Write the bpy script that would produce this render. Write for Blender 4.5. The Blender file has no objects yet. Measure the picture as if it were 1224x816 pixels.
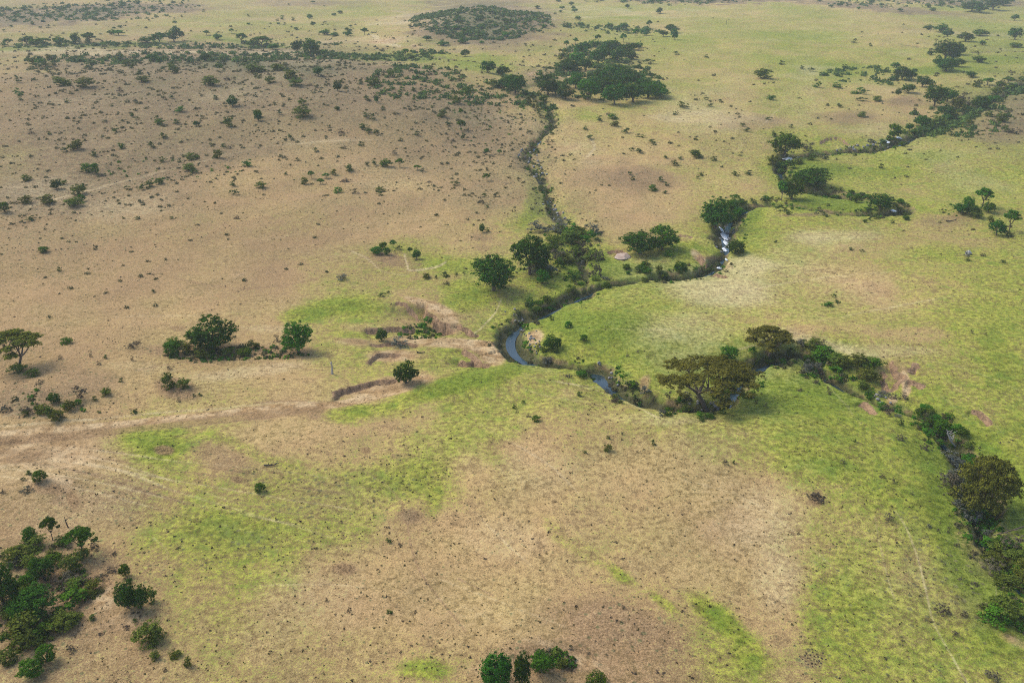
import bpy, math, random
import numpy as np
from mathutils import Vector
random.seed(7); RNG = np.random.default_rng(11)
R = math.radians
SC = bpy.context.scene
COL = SC.collection

# ------------------------------------------------------------------ camera, world, sun, exposure
CAM_H = 95.0; F_PX = 1100.0; PITCH = math.atan(488.0 / F_PX)      # horizon a little above the frame
cam_d = bpy.data.cameras.new('camera'); cam_d.sensor_width = 36; cam_d.lens = 36 * F_PX / 1224
cam_d.clip_start = 1; cam_d.clip_end = 60000
cam = bpy.data.objects.new('camera', cam_d); COL.objects.link(cam)
cam.location = (0, 0, CAM_H); cam.rotation_euler = (math.pi / 2 - PITCH, 0, 0)
SC.camera = cam
SUN_EL, SUN_AZ = 46.0, -62.0                                       # azimuth from +Y, negative = to the left
w = bpy.data.worlds.new('World'); SC.world = w; w.use_nodes = True
nt = w.node_tree; nt.nodes.clear()
sky = nt.nodes.new('ShaderNodeTexSky'); sky.sky_type = 'NISHITA'; sky.sun_disc = False
sky.sun_elevation = R(SUN_EL); sky.sun_rotation = R(SUN_AZ); sky.dust_density = 2.0; sky.air_density = 1.0
bg = nt.nodes.new('ShaderNodeBackground'); bg.inputs['Strength'].default_value = 0.15
wo = nt.nodes.new('ShaderNodeOutputWorld')
nt.links.new(sky.outputs[0], bg.inputs[0]); nt.links.new(bg.outputs[0], wo.inputs[0])
sd = bpy.data.lights.new('sun', 'SUN'); sd.energy = 2.0; sd.angle = R(34); sd.color = (1, 0.95, 0.87)
sun = bpy.data.objects.new('sun', sd); COL.objects.link(sun); sun.location = (-200, 100, 400)
_d = Vector((math.sin(R(SUN_AZ)) * math.cos(R(SUN_EL)), math.cos(R(SUN_AZ)) * math.cos(R(SUN_EL)), math.sin(R(SUN_EL))))
sun.rotation_euler = _d.to_track_quat('Z', 'Y').to_euler()
SC.view_settings.view_transform = 'Standard'; SC.view_settings.look = 'None'
SC.view_settings.exposure = 0.55; SC.view_settings.gamma = 1; SC.view_settings.use_curve_mapping = False
SC.cycles.max_bounces = 5; SC.cycles.diffuse_bounces = 3; SC.cycles.glossy_bounces = 2
SC.cycles.transmission_bounces = 2; SC.cycles.transparent_max_bounces = 4; SC.cycles.volume_bounces = 2
SC.cycles.use_denoising = False; SC.cycles.filter_width = 1.05
HAZE = 0.00013

# ------------------------------------------------------------------ photo <-> ground
CP, SP = math.cos(PITCH), math.sin(PITCH)
def project(x, y, z):
    ry, rz = y, z - CAM_H
    d = ry * CP - rz * SP
    u = ry * SP + rz * CP
    d = np.where(d < 5, 5, d)
    return 612 + F_PX * x / d, 408 - F_PX * u / d, d
def unproject(px, py, z=0.0):
    px = np.asarray(px, float); py = np.asarray(py, float)
    vy = F_PX * CP + (408 - py) * SP; vz = -F_PX * SP + (408 - py) * CP
    vz = np.minimum(vz, -8)
    t = (z - CAM_H) / vz
    return (px - 612) * t, vy * t

# ------------------------------------------------------------------ noise
def _hash(ix, iy, s):
    h = (ix * 374761393 + iy * 668265263 + s * 1442695041) & 0xFFFFFFFF
    h = ((h ^ (h >> 13)) * 1274126177) & 0xFFFFFFFF
    return ((h ^ (h >> 16)) & 0xFFFF) / 65535.0
def vnoise(x, y, s=0):
    ix = np.floor(x).astype(np.int64); iy = np.floor(y).astype(np.int64)
    fx = x - ix; fy = y - iy
    fx = fx * fx * fx * (fx * (fx * 6 - 15) + 10); fy = fy * fy * fy * (fy * (fy * 6 - 15) + 10)
    a = _hash(ix, iy, s); b = _hash(ix + 1, iy, s); c = _hash(ix, iy + 1, s); d = _hash(ix + 1, iy + 1, s)
    return (a * (1 - fx) + b * fx) * (1 - fy) + (c * (1 - fx) + d * fx) * fy
def fbm(x, y, scale, s=0, o=4):
    t = 0; a = 0.5; n = 0
    for k in range(o):
        t = t + a * vnoise(x / scale + 17.3 * k, y / scale - 9.1 * k, s + k); n += a; a *= 0.5; scale *= 0.47
    return t / n * 2 - 1
def sstep(a, b, v):
    t = np.clip((v - a) / (b - a), 0, 1); return t * t * (3 - 2 * t)

# ------------------------------------------------------------------ polylines (in photo pixels, turned to ground metres)
def smooth_line(pts, n=6):
    P = np.array(pts, float); out = []
    for i in range(len(P) - 1):
        p0 = P[max(i - 1, 0)]; p1 = P[i]; p2 = P[i + 1]; p3 = P[min(i + 2, len(P) - 1)]
        for k in range(n):
            t = k / n
            out.append(0.5 * ((2 * p1) + (-p0 + p2) * t + (2 * p0 - 5 * p1 + 4 * p2 - p3) * t * t + (-p0 + 3 * p1 - 3 * p2 + p3) * t ** 3))
    out.append(P[-1]); return np.array(out)
def to_ground(L):
    gx, gy = unproject(L[:, 0], L[:, 1]); return np.stack([gx, gy] + [L[:, k] for k in range(2, L.shape[1])], 1)
def seg_dist(x, y, L, pad):
    """distance to a ground polyline, the interpolated 3rd column there and a signed side (left +)"""
    best = np.full(x.shape, 1e9); val = np.zeros(x.shape); side = np.zeros(x.shape); along = np.zeros(x.shape)
    m = (x > L[:, 0].min() - pad) & (x < L[:, 0].max() + pad) & (y > L[:, 1].min() - pad) & (y < L[:, 1].max() + pad)
    idx = np.nonzero(m)[0] if x.ndim == 1 else None
    xs, ys = x[idx], y[idx]
    b = best[idx]; v = val[idx]; sd_ = side[idx]; al = along[idx]; n = len(L) - 1
    for i in range(n):
        ax, ay = L[i, :2]; bx, by = L[i + 1, :2]
        lo_x, hi_x = min(ax, bx) - pad, max(ax, bx) + pad; lo_y, hi_y = min(ay, by) - pad, max(ay, by) + pad
        k = np.nonzero((xs > lo_x) & (xs < hi_x) & (ys > lo_y) & (ys < hi_y))[0]
        if len(k) == 0: continue
        dx, dy = bx - ax, by - ay; q = dx * dx + dy * dy + 1e-9
        t = np.clip(((xs[k] - ax) * dx + (ys[k] - ay) * dy) / q, 0, 1)
        d = np.hypot(xs[k] - ax - t * dx, ys[k] - ay - t * dy)
        u = d < b[k]; kk = k[u]
        b[kk] = d[u]
        if L.shape[1] > 2: v[kk] = L[i, 2] * (1 - t[u]) + L[i + 1, 2] * t[u]
        sd_[kk] = np.sign(dx * (ys[kk] - ay) - dy * (xs[kk] - ax)); al[kk] = (i + t[u]) / n
    best[idx] = b; val[idx] = v; side[idx] = sd_; along[idx] = al
    return best, val, side, along

# x, y, half width of the channel in metres
STREAMS = [
 [(1300,60,3),(1224,100,3),(1180,120,3),(1140,142,3.5),(1100,160,3.5),(1060,174,4),(1010,181,4),(962,187,3.5),(938,194,3.2),(935,207,3),(955,222,3),(1000,231,3),(1045,241,3),(1084,250,3),(1066,257,3),(1020,256,3),(965,250,3),(915,244,3),(884,250,3.2),(868,270,3.4),(868,296,3.2),(850,316,3.4),(820,324,3),(770,327,2.8),(715,337,3),(676,352,3.2),(645,366,3.2),(620,380,3.2),(610,396,3.2),(618,414,3.0),(645,428,2.8),(684,436,2.6),(712,440,2.8),(724,456,2.8),(744,470,3),(785,484,3.2),(830,489,3.3),(868,482,3.2),(880,458,3),(893,438,2.8),(925,426,2.8),(957,424,3),(985,442,3),(1020,461,2.8),(1052,480,2.6),(1090,490,2.6),(1122,510,2.8),(1152,540,2.8),(1172,580,2.8),(1178,622,2.8),(1200,660,2.8),(1240,700,2.8),(1300,760,3)],
 [(600,100,1.6),(626,122,1.8),(655,142,2),(660,158,2),(640,178,2.2),(630,192,2.2),(645,214,2),(657,240,1.9),(672,262,1.9),(690,292,1.7),(700,318,1.6),(702,338,1.6)],
 [(690,70,3),(672,90,3),(650,108,3),(626,122,2.8)],
 [(1224,58,2),(1160,64,2),(1120,60,2),(1060,52,2)],
 [(-60,62,3),(60,58,3),(140,53,3),(220,49,3),(300,54,3),(380,64,3),(470,70,3),(520,74,3),(570,84,3),(600,98,3)],
]
DEPTH = [2.6, 1.5, 1.2, .8, .8]
ST = [to_ground(smooth_line(s)) for s in STREAMS]
# erosion scarps: polyline in photo px; the ground right of the direction of travel drops by depth and climbs back over reach
SCARPS = [
 ([(388,484),(405,476),(420,469),(440,461),(462,457),(492,456)], 1.05, 16.0),
 ([(434,436),(441,428),(456,422),(468,421),(482,423)], .9, 7.0),
 ([(508,360),(514,372),(528,384),(548,392)], 3.2, 9.0),
 ([(545,383),(560,392),(575,394)], 1.4, 3.0),
 ([(548,424),(558,430),(566,424),(576,434),(592,436)], 1.5, 7.0),
 ([(556,412),(562,420),(570,424),(578,434)], 1.0, 4.0),
 ([(470,360),(488,362),(505,374)], 1.0, 5.0),
 ([(1080,446),(1092,440),(1102,444)], .9, 3.0),
 ([(1082,455),(1096,458),(1108,464)], .9, 3.0),
 ([(1160,487),(1176,494),(1190,508)], .9, 4.0),
 ([(975,176),(1000,168),(1020,176)], 1.2, 6.0),
 ([(836,303),(846,312),(856,318)], 1.4, 4.0),
 ([(850,322),(862,326),(872,330)], 1.0, 4.0),
 ([(722,298),(735,296),(748,300)], .9, 4.0),
 ([(810,282),(830,284)], .6, 4.0),
 ([(1030,478),(1040,484),(1052,497)], 1.0, 4),
 ([(1066,432),(1072,446),(1082,452),(1066,466)], 1.4, 4.0),
 ([(430,392),(468,387),(500,384)], 1.5, 6.0),
 ([(438,410),(470,404),(505,404)], 0.9, 5.0),
 ([(1052,440),(1060,452),(1066,466)], -1.2, 3.5),
]
SCG = [(to_ground(smooth_line(p, 4)), d, L) for p, d, L in SCARPS]
# swells and hills: photo x, y of the centre, half widths in metres (across, away), height, rotation
HILLS = [(583,30,85,140,18,0),(200,120,300,170,12,0),(470,110,130,90,4,0.3),(770,215,22,26,2.0,0),(905,150,45,60,3,0),
         (1100,252,40,16,2.2,0),(1160,330,60,50,1.5,0),(760,440,26,20,-.5,0),(640,455,24,10,1.8,0),(760,510,60,12,2.2,0),
         (720,395,30,18,2.0,0),(560,470,22,10,1.5,.2),(1090,410,40,22,2.0,0),(860,560,50,20,1.6,0),(330,560,40,16,1.2,0),(430,150,60,50,3,0),(820,170,40,40,2.5,0),(480,316,13,9,.5,0),(495,618,4,3,.6,0),(408,682,3,2.6,.5,0),(192,537,3,2.5,.6,0),(215,465,7,5,.7,0),
         (285,573,2.5,2,.5,0),(60,580,8,5,.8,0),(45,480,18,10,1.4,0),(120,5,200,180,9,0),(800,-8,160,120,10,0),(1100,-6,200,120,10,0),
         (620,780,20,8,.7,0),(150,720,10,7,.6,0),(945,405,20,9,1.8,0.2),(574,292,7,8,.6,0),(900,62,120,110,2,0),(320,470,30,6,.8,0),(975,787,3,2.5,-.35,0)]
HG = []
for hx, hy, a, b, z, r in HILLS:
    gx, gy = unproject(hx, hy); HG.append((float(gx), float(gy), a, b, z, r))

def stream_fields(x, y):
    out = []
    for L, dp in zip(ST, DEPTH):
        d, w_, s_, a_ = seg_dist(x, y, L, 34.0)
        out.append((d, np.maximum(w_, 1.5), dp))
    return out
def height(x, y, full=False):
    x = np.asarray(x, float).ravel(); y = np.asarray(y, float).ravel()
    r = np.hypot(x, y)
    z = fbm(x, y, 130, 3, 3) * 2.6 + fbm(x, y, 34, 5, 3) * 1.25 * (1 + .8 * sstep(250, 700, r)) + fbm(x, y, 9, 8, 3) * 0.34
    z += sstep(1300, 5000, r) * (fbm(x, y, 900, 21, 3) * 45 + 35)
    z += fbm(x, y, 420, 31, 2) * 3.0 * sstep(250, 700, r)
    for gx, gy, a, b, hh, rot in HG:
        c, s = math.cos(rot), math.sin(rot)
        u = ((x - gx) * c + (y - gy) * s) / a; v = (-(x - gx) * s + (y - gy) * c) / b
        z += hh * np.exp(-(u * u + v * v) * 1.1)
    base = z.copy()
    wob = fbm(x, y, 8, 40, 4) * 2.7; wmod = 1 + .38 * fbm(x, y, 22, 44, 2)
    fields = stream_fields(x, y)
    gully = np.zeros(x.shape); broad = np.zeros(x.shape)
    for d, w_, dp in fields:
        dd = (d + wob * 1.1) * wmod
        g = dp * (1 - sstep(w_ * 0.22, w_ * 1.35, dd)); gully = np.maximum(gully, g)
        broad = np.maximum(broad, 0.75 * (1 - sstep(w_ * 1.2, w_ * 4.5, dd)))
    z -= gully + broad
    wall = np.zeros(x.shape); wj = fbm(x, y, 4.0, 55, 4) * 1.5
    for L, dp, reach in SCG:
        d, _, side, al = seg_dist(x, y, L, reach * 3 + 4)
        sdist = -d * side + wj                                    # positive on the right
        taper = sstep(0, .18, al) * (1 - sstep(.82, 1, al)); near = np.where(d < 1e8, 1, 0)
        drop = abs(dp) * taper * sstep(0, .9, sdist) * np.exp(-np.maximum(sdist, 0) / reach) * near
        z -= drop
        wall = np.maximum(wall, near * taper * (1 - sstep(.45, 1.1, np.abs(sdist - .35))))
    if full: return z, gully, broad, wall, base, fields
    return z
def on_ground(px, py):
    px = np.atleast_1d(np.asarray(px, float)); py = np.atleast_1d(np.asarray(py, float))
    z = np.zeros(px.shape)
    for _ in range(9):
        x, y = unproject(px, py, z); z = 0.35 * z + 0.65 * height(x, y)
    x, y = unproject(px, py, z)
    return x, y, height(x, y)

# ------------------------------------------------------------------ land cover, read off the photo on a 24 x 16 lattice of 51 px cells; BROWN's top row is lowered, painting bright haze into far ground
GREEN = """
3.7 3.7 3.7 3.7 3.7 4.7 4.7 4.7 4.7 3.7 3.7 3.7 3.7 4.7 5.7 4.7 4.7 4.7 4.7 4.7 4.7 4.7 5.7 6.7
2.5 2.5 2.5 2.5 2.5 2.5 2.5 3.5 3.5 4.5 5.5 5.0 4.8 3.8 4.8 4.8 4.8 4.8 5.8 5.8 5.8 5.8 6.8 6.8
2.7 2.7 2.7 2.7 2.7 2.7 2.7 2.7 1.7 1.7 1.7 1.0 3.0 3.0 4.6 4.6 4.6 3.6 4.6 4.6 3.6 3.6 4.6 5.6
3.5 2.5 2.5 2.5 2.5 1.5 1.5 1.5 1.5 1.5 1.5 1.0 2.0 3.0 3.0 3.0 4.0 4.0 5.0 6.0 5.0 4.0 4.0 5.0
3.3 2.3 2.3 1.3 1.3 1.3 1.3 1.3 1.3 1.3 1.3 1.0 4.0 3.0 2.0 3.0 4.4 4.4 6.4 7.4 6.4 5.4 6.4 6.4
1.3 1.3 1.3 1.3 1.3 1.3 1.3 0.8 0.8 0.8 1.8 3.0 5.0 5.0 2.0 3.0 4.0 6.0 5.0 4.0 4.0 3.0 3.0 5.0
0.5 0.5 0.5 0.5 0.5 0.5 0.5 2.5 3.5 4.5 4.5 5.0 6.4 6.4 6.4 6.4 6.4 5.4 4.4 3.4 3.4 5.4 5.4 6.4
1.0 1.0 1.0 1.0 1.0 2.0 2.0 5.0 6.0 3.0 3.0 4.0 5.5 7.5 7.5 6.5 5.5 4.5 4.5 4.5 4.5 5.5 6.5 6.5
1.0 1.0 1.0 1.0 2.0 2.0 2.0 4.0 5.0 5.0 6.0 5.0 6.0 6.0 6.4 7.4 7.4 7.4 6.4 7.4 4.4 4.4 5.4 6.4
1.0 1.0 1.0 2.0 3.0 3.0 1.0 2.0 3.0 3.0 6.0 6.0 6.0 5.0 4.0 4.6 5.6 6.6 7.6 7.6 6.6 6.6 6.6 6.6
1.0 2.0 4.0 7.0 5.0 3.0 2.0 2.0 3.0 5.0 6.0 5.0 2.0 3.0 3.0 3.0 4.8 5.8 6.8 6.8 6.8 6.8 7.8 7.8
1.0 2.0 4.0 5.0 6.0 5.0 6.0 6.0 6.0 6.0 5.0 2.0 1.0 2.0 2.0 2.0 2.0 3.8 4.8 5.8 6.8 7.8 7.8 7.8
2.0 2.0 3.0 6.0 7.0 7.0 7.0 6.0 5.0 2.0 1.0 1.0 1.0 2.0 3.0 2.0 1.0 1.0 2.8 4.8 4.8 6.8 7.8 8.8
3.0 3.0 2.0 3.0 5.0 6.0 5.0 2.0 1.0 1.0 1.0 1.0 1.0 2.0 3.0 2.0 1.0 1.0 2.8 4.8 5.8 4.8 7.8 7.8
2.0 1.0 1.0 2.0 4.0 5.0 3.0 2.0 1.0 1.0 1.0 1.0 1.0 1.0 2.0 3.0 5.0 2.0 2.0 4.6 5.6 5.6 6.6 7.6
2 2 2 2 3 4 3 3 3 3 3 1 1 1 1 2 5 5 3 5 6 6 6 6"""
BROWN = """
2.5 2.5 2.5 1.5 1.5 0.5 0.5 0.5 0.5 1.5 3.5 4.5 2.5 1.5 -0.5 0.5 -0.5 -1.5 -1.5 -0.5 0.5 1.5 1.5 1.5
4.5 5.5 5.5 5.5 5.5 5.5 5.5 5.5 4.5 3.5 2.5 1.5 0.4 3.0 3.0 2.0 0.0 0.0 0.0 0.0 0.0 1.0 2.0 2.0
5.3 5.3 5.3 5.3 5.3 5.3 5.3 5.3 4.3 4.3 4.3 3.3 2.2 2.0 2.0 2.0 2.0 2.0 2.0 2.0 3.0 3.0 4.0 5.0
5.3 5.3 5.3 5.3 5.3 4.3 4.3 4.3 4.3 4.3 4.3 4.3 1.2 3.0 2.0 2.0 2.0 2.0 3.0 3.0 3.0 3.0 3.0 4.0
4.9 5.9 5.9 4.9 4.9 3.9 3.9 3.9 3.9 3.9 3.9 3.9 2.8 3.0 4.0 3.0 2.0 1.0 1.0 2.0 2.0 3.0 2.0 2.0
5.1 5.1 4.1 4.1 4.1 4.1 4.1 4.1 3.1 3.1 3.1 3.1 2.0 3.0 3.0 3.0 1.0 1.0 2.0 2.0 3.0 3.0 4.0 3.0
4.3 4.3 4.3 4.3 4.3 4.3 4.3 3.3 3.3 3.3 3.3 3.3 2.2 2.0 2.0 1.0 1.0 1.0 1.0 2.0 3.0 3.0 2.0 2.0
4 4 4 4 3 3 2 2 2 4 5 4 2 1 1 1 1 1 1 2 3 2 2 2
4 4 4 4 4 4 3 2 2 3 3 4 3 2 1 1 1 1 1 1 2 3 2 2
3 3 3 3 3 3 3 3 3 2 2 1 2 3 3 2 1 1 1 1 2 2 2 2
4 4 4 3 3 3 3 3 3 2 2 2 3 3 3 3 3 2 1 2 2 2 2 3
4 4 3 3 3 3 3 3 2 2 2 3 3 3 3 3 3 3 2 2 2 2 2 2
5 5 4 3 3 3 3 3 3 4 3 3 3 3 3 4 4 4 3 2 2 2 3 3
6 6 6 5 4 3 3 4 4 4 4 3 3 3 3 4 4 4 3 2 2 3 3 3
6 6 5 5 4 4 4 4 4 4 4 3 4 5 5 5 4 4 3 3 2 2 3 3
5 5 5 5 4 4 4 4 3 3 4 5 5 6 6 6 5 4 4 4 3 3 3 3"""
SCRUB = """
5 5 5 4 4 4 4 4 3 3 7 8 5 3 2 2 2 1 1 2 3 4 4 4
5 6 7 7 7 8 8 8 6 4 3 3 4 4 5 3 1 1 1 1 1 2 3 4
5 6 6 6 6 6 6 7 6 6 7 6 5 2 2 2 3 3 2 2 2 3 6 7
5 6 6 6 6 6 6 5 5 6 6 7 7 3 3 3 4 3 3 3 3 2 3 4
6 6 6 6 5 3 3 4 4 4 5 6 6 4 3 2 1 1 1 1 1 1 1 1
5 5 4 3 3 2 2 2 2 2 2 3 3 4 2 1 1 1 1 1 1 2 3 2
3 3 3 3 2 2 2 2 1 1 2 2 2 1 1 1 1 1 1 1 1 1 2 2
2 2 2 2 2 1 1 1 1 3 3 3 2 1 1 1 1 1 1 1 1 1 1 1
4 3 3 3 2 2 2 1 1 2 2 2 2 3 2 1 1 2 2 1 1 2 1 1
4 4 3 2 2 1 1 1 1 1 1 1 2 2 2 2 1 1 2 2 2 1 1 1
3 3 2 2 2 2 2 2 2 2 2 2 2 2 2 2 1 1 2 2 2 2 2 2
2 2 2 2 2 3 3 4 4 4 3 2 2 2 2 2 2 2 2 2 2 2 2 2
3 3 3 3 4 4 4 3 2 2 2 2 2 2 2 2 2 2 2 2 3 4 3 2
5 4 3 3 3 2 2 2 2 2 2 2 2 2 2 2 2 2 2 3 3 5 4 3
4 3 3 3 2 2 2 2 2 2 2 2 2 2 3 3 2 2 2 3 3 4 4 4
4 4 3 2 2 2 2 2 2 2 2 3 3 3 3 3 2 2 3 3 3 3 3 4"""
def lattice(s): return np.array([[float(v) for v in r.split()] for r in s.strip().splitlines()]) / 9.0
LG, LB, LS = lattice(GREEN), lattice(BROWN), lattice(SCRUB)
def sample(A, px, py):
    u = np.clip((px - 25.5) / 51.0, 0, 22.999); v = np.clip((py - 25.5) / 51.0, 0, 14.999)
    i = u.astype(int); j = v.astype(int); fx = u - i; fy = v - j
    fx = fx * fx * (3 - 2 * fx); fy = fy * fy * (3 - 2 * fy)
    return (A[j, i] * (1 - fx) + A[j, i + 1] * fx) * (1 - fy) + (A[j + 1, i] * (1 - fx) + A[j + 1, i + 1] * fx) * fy
# patches: x, y, rx, ry, tilt(deg, screen), amount
P_GREEN = [(110,55,130,3.2,-2,.9),(300,52,60,4,8,.6),(1175,640,60,70,0,.4),(1190,740,40,60,0,.4),(1150,560,40,40,0,.3),(450,69,80,4,1,.5),(945,460,60,16,0,.3),(1100,190,60,8,0,.3),(700,380,50,14,-12,.2),(185,527,46,18,0,.35),(410,494,26,16,0,.4),(455,492,40,8,0,.3),(530,463,75,12,-18,.5),(600,450,40,9,-20,.35),(512,405,26,9,15,.4),(850,738,40,15,35,.42),
 (885,775,24,24,0,.3),(405,368,48,12,0,.4),(365,378,30,10,0,.4),(890,258,24,9,-20,.5),(1000,243,44,7,5,.75),(985,199,38,9,5,.5),(1060,205,40,8,0,.2),(640,245,12,22,0,.5),
 (500,300,45,18,20,.25),(560,320,50,12,0,.25),(760,322,70,6,0,.45),(820,300,24,12,0,.3),(700,320,30,12,-10,.35),(720,395,55,14,-15,.25),(800,420,70,25,0,.15),
 (960,470,60,22,0,.2),(1150,600,40,40,0,.15),(1100,540,40,16,30,.2),(1170,720,30,40,0,.25),(270,625,60,18,0,.15),(545,640,20,30,0,-.3),(560,560,30,26,0,-.2),(620,540,25,18,0,-.2),
 (340,520,50,14,0,-.3),(390,515,30,10,0,-.2),(760,560,80,30,0,-.15),(880,600,60,40,0,-.2),(650,190,10,20,0,.1),(760,250,50,22,0,-.25),(730,215,35,22,0,-.25),(1080,350,60,20,0,-.2),
 (1010,330,50,16,0,-.15),(1000,400,90,10,0,-.15),(1090,465,30,12,0,.1),(1195,430,30,40,0,.15),(560,360,40,12,0,.35),(560,345,30,10,0,.3),(300,540,60,8,20,.25),(480,570,50,24,0,.15),
 (520,600,12,20,0,.2),(660,630,12,26,-35,.25),(700,660,30,14,30,.2),(745,690,20,10,40,.4),(790,722,20,7,35,.35),(440,760,40,12,0,.1),(500,800,30,12,0,.4),(680,800,30,12,0,-.1),
 (470,67,70,5,0,.35),(580,75,40,8,0,.35),(640,60,24,8,0,.2),(1140,85,60,5,0,.4),(1190,72,40,6,0,.3),(1100,395,30,12,0,-.2),(970,560,60,20,0,.15),(1000,740,50,60,0,.2),
 (700,140,20,10,0,.3),(20,180,30,12,0,.2),(820,60,60,14,0,.1),(960,45,60,12,0,.2),(1010,85,60,10,0,.2),(930,115,30,20,0,.15),(1130,305,50,10,0,.2),(1030,300,40,8,0,-.1)]
P_DIRT = [(530,410,70,6,4,.85),(590,418,36,9,10,.95),(590,430,18,8,0,.8),(640,403,14,8,-30,.8),(520,366,26,7,20,.95),(500,360,20,4,15,.7),(540,386,16,10,40,.8),(470,424,34,7,0,.7),(455,462,50,9,-16,.75),
 (495,452,24,5,0,.5),(1075,460,6,20,15,.95),(1062,478,8,5,0,.7),(30,535,80,26,0,.6),(110,555,50,16,10,.35),
 (62,580,26,14,0,.7),(130,720,18,18,60,.8),(150,745,30,9,-10,.6),(60,700,30,20,0,.3),(282,327,11,5,0,.4),(680,775,70,16,10,.35),(720,745,60,12,10,.25),
 (700,795,40,8,20,.4),(860,316,22,8,10,.7),(835,308,12,5,40,.7),(1010,180,26,6,0,.3),(700,270,10,12,0,.3),(680,470,10,6,0,.3),(767,458,6,12,20,.6),(570,115,20,7,0,.2),(460,49,20,3,0,.8),(497,55,5,1.5,0,.7),(638,89,7,2,0,.9),
 (575,178,20,8,0,.2),(435,390,30,6,0,.35),(425,408,30,5,0,.5),(735,308,16,3,0,.4),(10,470,20,8,0,.3),(340,490,60,5,-2,.5),(1165,620,40,60,0,.25),(590,800,60,14,0,.35),(1210,770,30,10,20,.5),(960,397,26,7,-5,.3),(320,497,30,5,0,.3)]
P_CLAY = [(408,683,17,8,0,.9),(192,537,13,6,0,1),(434,539,8,5,0,.8),(286,574,9,5,0,.8),(215,392,11,4,0,.7),(83,600,9,13,0,.8),(222,468,30,12,0,.6),(55,583,26,13,0,.6),(1051,488,12,8,0,.9),(125,705,24,22,30,.6),(150,748,34,9,-5,.5),(425,407,20,4,0,.7),
 (465,424,30,5,0,.5),(470,460,36,7,-14,.6),(535,385,24,9,35,.5),(1072,440,8,14,0,.5),(60,690,50,40,0,.5),(690,775,70,14,10,.35),(20,535,60,16,0,.35),(430,392,24,4,0,.5),(480,545,7,4,0,.5),(570,425,12,8,0,.6),(695,545,10,5,0,.2),(645,620,9,4,0,.3),(482,652,16,6,0,.4),(467,724,9,5,0,.5),(765,790,40,10,0,.4),(975,600,12,6,0,.6),(1095,250,50,9,0,.25),(600,798,40,12,0,.5),(1160,640,34,36,0,.4),(1210,772,26,9,20,.6),(300,424,60,7,0,.35),(1240,120,60,30,0,.2),(560,150,50,30,0,.25),(40,478,50,14,0,.3)]
P_DARK = [(1010,231,60,2.2,10,.9),(1000,255,80,2.2,-2,.9),(870,405,40,5,0,.1),(472,545,7,4,0,.4),(30,475,50,16,0,.3),(222,470,24,12,0,.7),(60,582,24,12,0,.45),(1185,650,34,40,0,.7),(640,620,8,4,0,.2),(260,545,60,14,20,.35),(150,600,70,26,10,.25),(380,600,60,22,0,.2),(440,650,40,10,20,.15),(345,492,16,6,0,.4),(377,497,10,5,0,.4),(478,500,30,14,0,.2),(770,212,52,16,0,.5),(905,148,46,9,0,.35),(1010,142,40,10,0,.4),(1085,120,22,8,0,.4),(575,30,86,22,0,1.0),(300,77,230,7,2,.45),(500,88,60,6,8,.3),(1035,8,120,4,5,.9),(1100,-2,140,5,3,1.5),(840,0,100,5,0,1.6),(650,100,50,14,0,.4),(480,316,34,10,0,.45),(465,310,12,6,0,.3),
 (574,284,16,7,0,.4),(575,297,10,4,0,.3),(495,618,15,9,0,.65),(70,600,12,6,0,.3),(720,745,90,25,15,.3),(650,780,60,20,0,.35),(60,720,50,40,0,.35),(300,100,240,34,0,.34),(120,150,170,60,0,.3),(200,200,140,20,-12,.3),(45,235,70,18,0,.3),(970,787,18,12,0,.55),
 (1075,745,60,20,0,.1),(1150,735,40,20,30,.3),(560,145,40,22,0,.35),(630,190,18,14,0,.5),(590,160,50,30,0,.25),(1200,150,40,20,0,.4),(1140,262,50,10,0,.35),(1180,500,20,12,30,.3),(105,460,50,20,0,.3),(30,470,30,20,0,.35),
 (595,420,10,8,0,.1),(1175,600,30,50,0,.4),(60,20,90,8,-4,1.1),(180,10,70,6,0,.9),(380,4,80,4,0,.5),(640,350,30,10,0,.2),(240,420,60,9,0,.45),(340,422,40,8,0,.4),(900,60,120,8,0,.05),(1220,125,30,30,0,.3),(520,120,60,20,15,.25),(700,205,20,14,0,.2),
 (975,597,12,7,0,.5),(300,500,26,6,0,.2),(158,590,60,20,0,.1),(760,330,60,4,0,.2)]
P_PALE = [(80,512,120,3,-3,.5),(300,445,80,8,-8,.5),(180,440,60,8,5,.3),(70,370,60,8,0,.2),(330,395,50,6,0,.4),(400,310,60,20,0,.2),(560,330,16,8,0,.2),(860,130,70,30,0,.25),(960,110,30,50,0,.3),(780,100,50,18,0,.2),
 (700,180,30,20,0,.3),(820,390,60,20,0,.3),(860,350,60,25,0,.4),(1000,280,60,12,0,.3),(900,320,30,14,0,.4),(640,560,60,30,0,.3),(600,640,60,30,0,.35),(920,620,50,40,0,.2),(930,700,30,40,0,.35),(660,770,30,5,10,.3),(700,60,40,6,0,.1),
 (1050,420,80,10,0,.4),(980,410,60,8,15,.3),(750,15,120,8,0,.3),(500,25,60,12,0,.4),(420,50,60,8,0,.2),(100,62,150,4,0,.45),(330,66,110,4,2,.4),(500,82,40,3,10,.3),(520,70,30,3,0,.2),(640,440,30,10,15,.3),(780,500,80,8,0,.3)]
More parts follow.
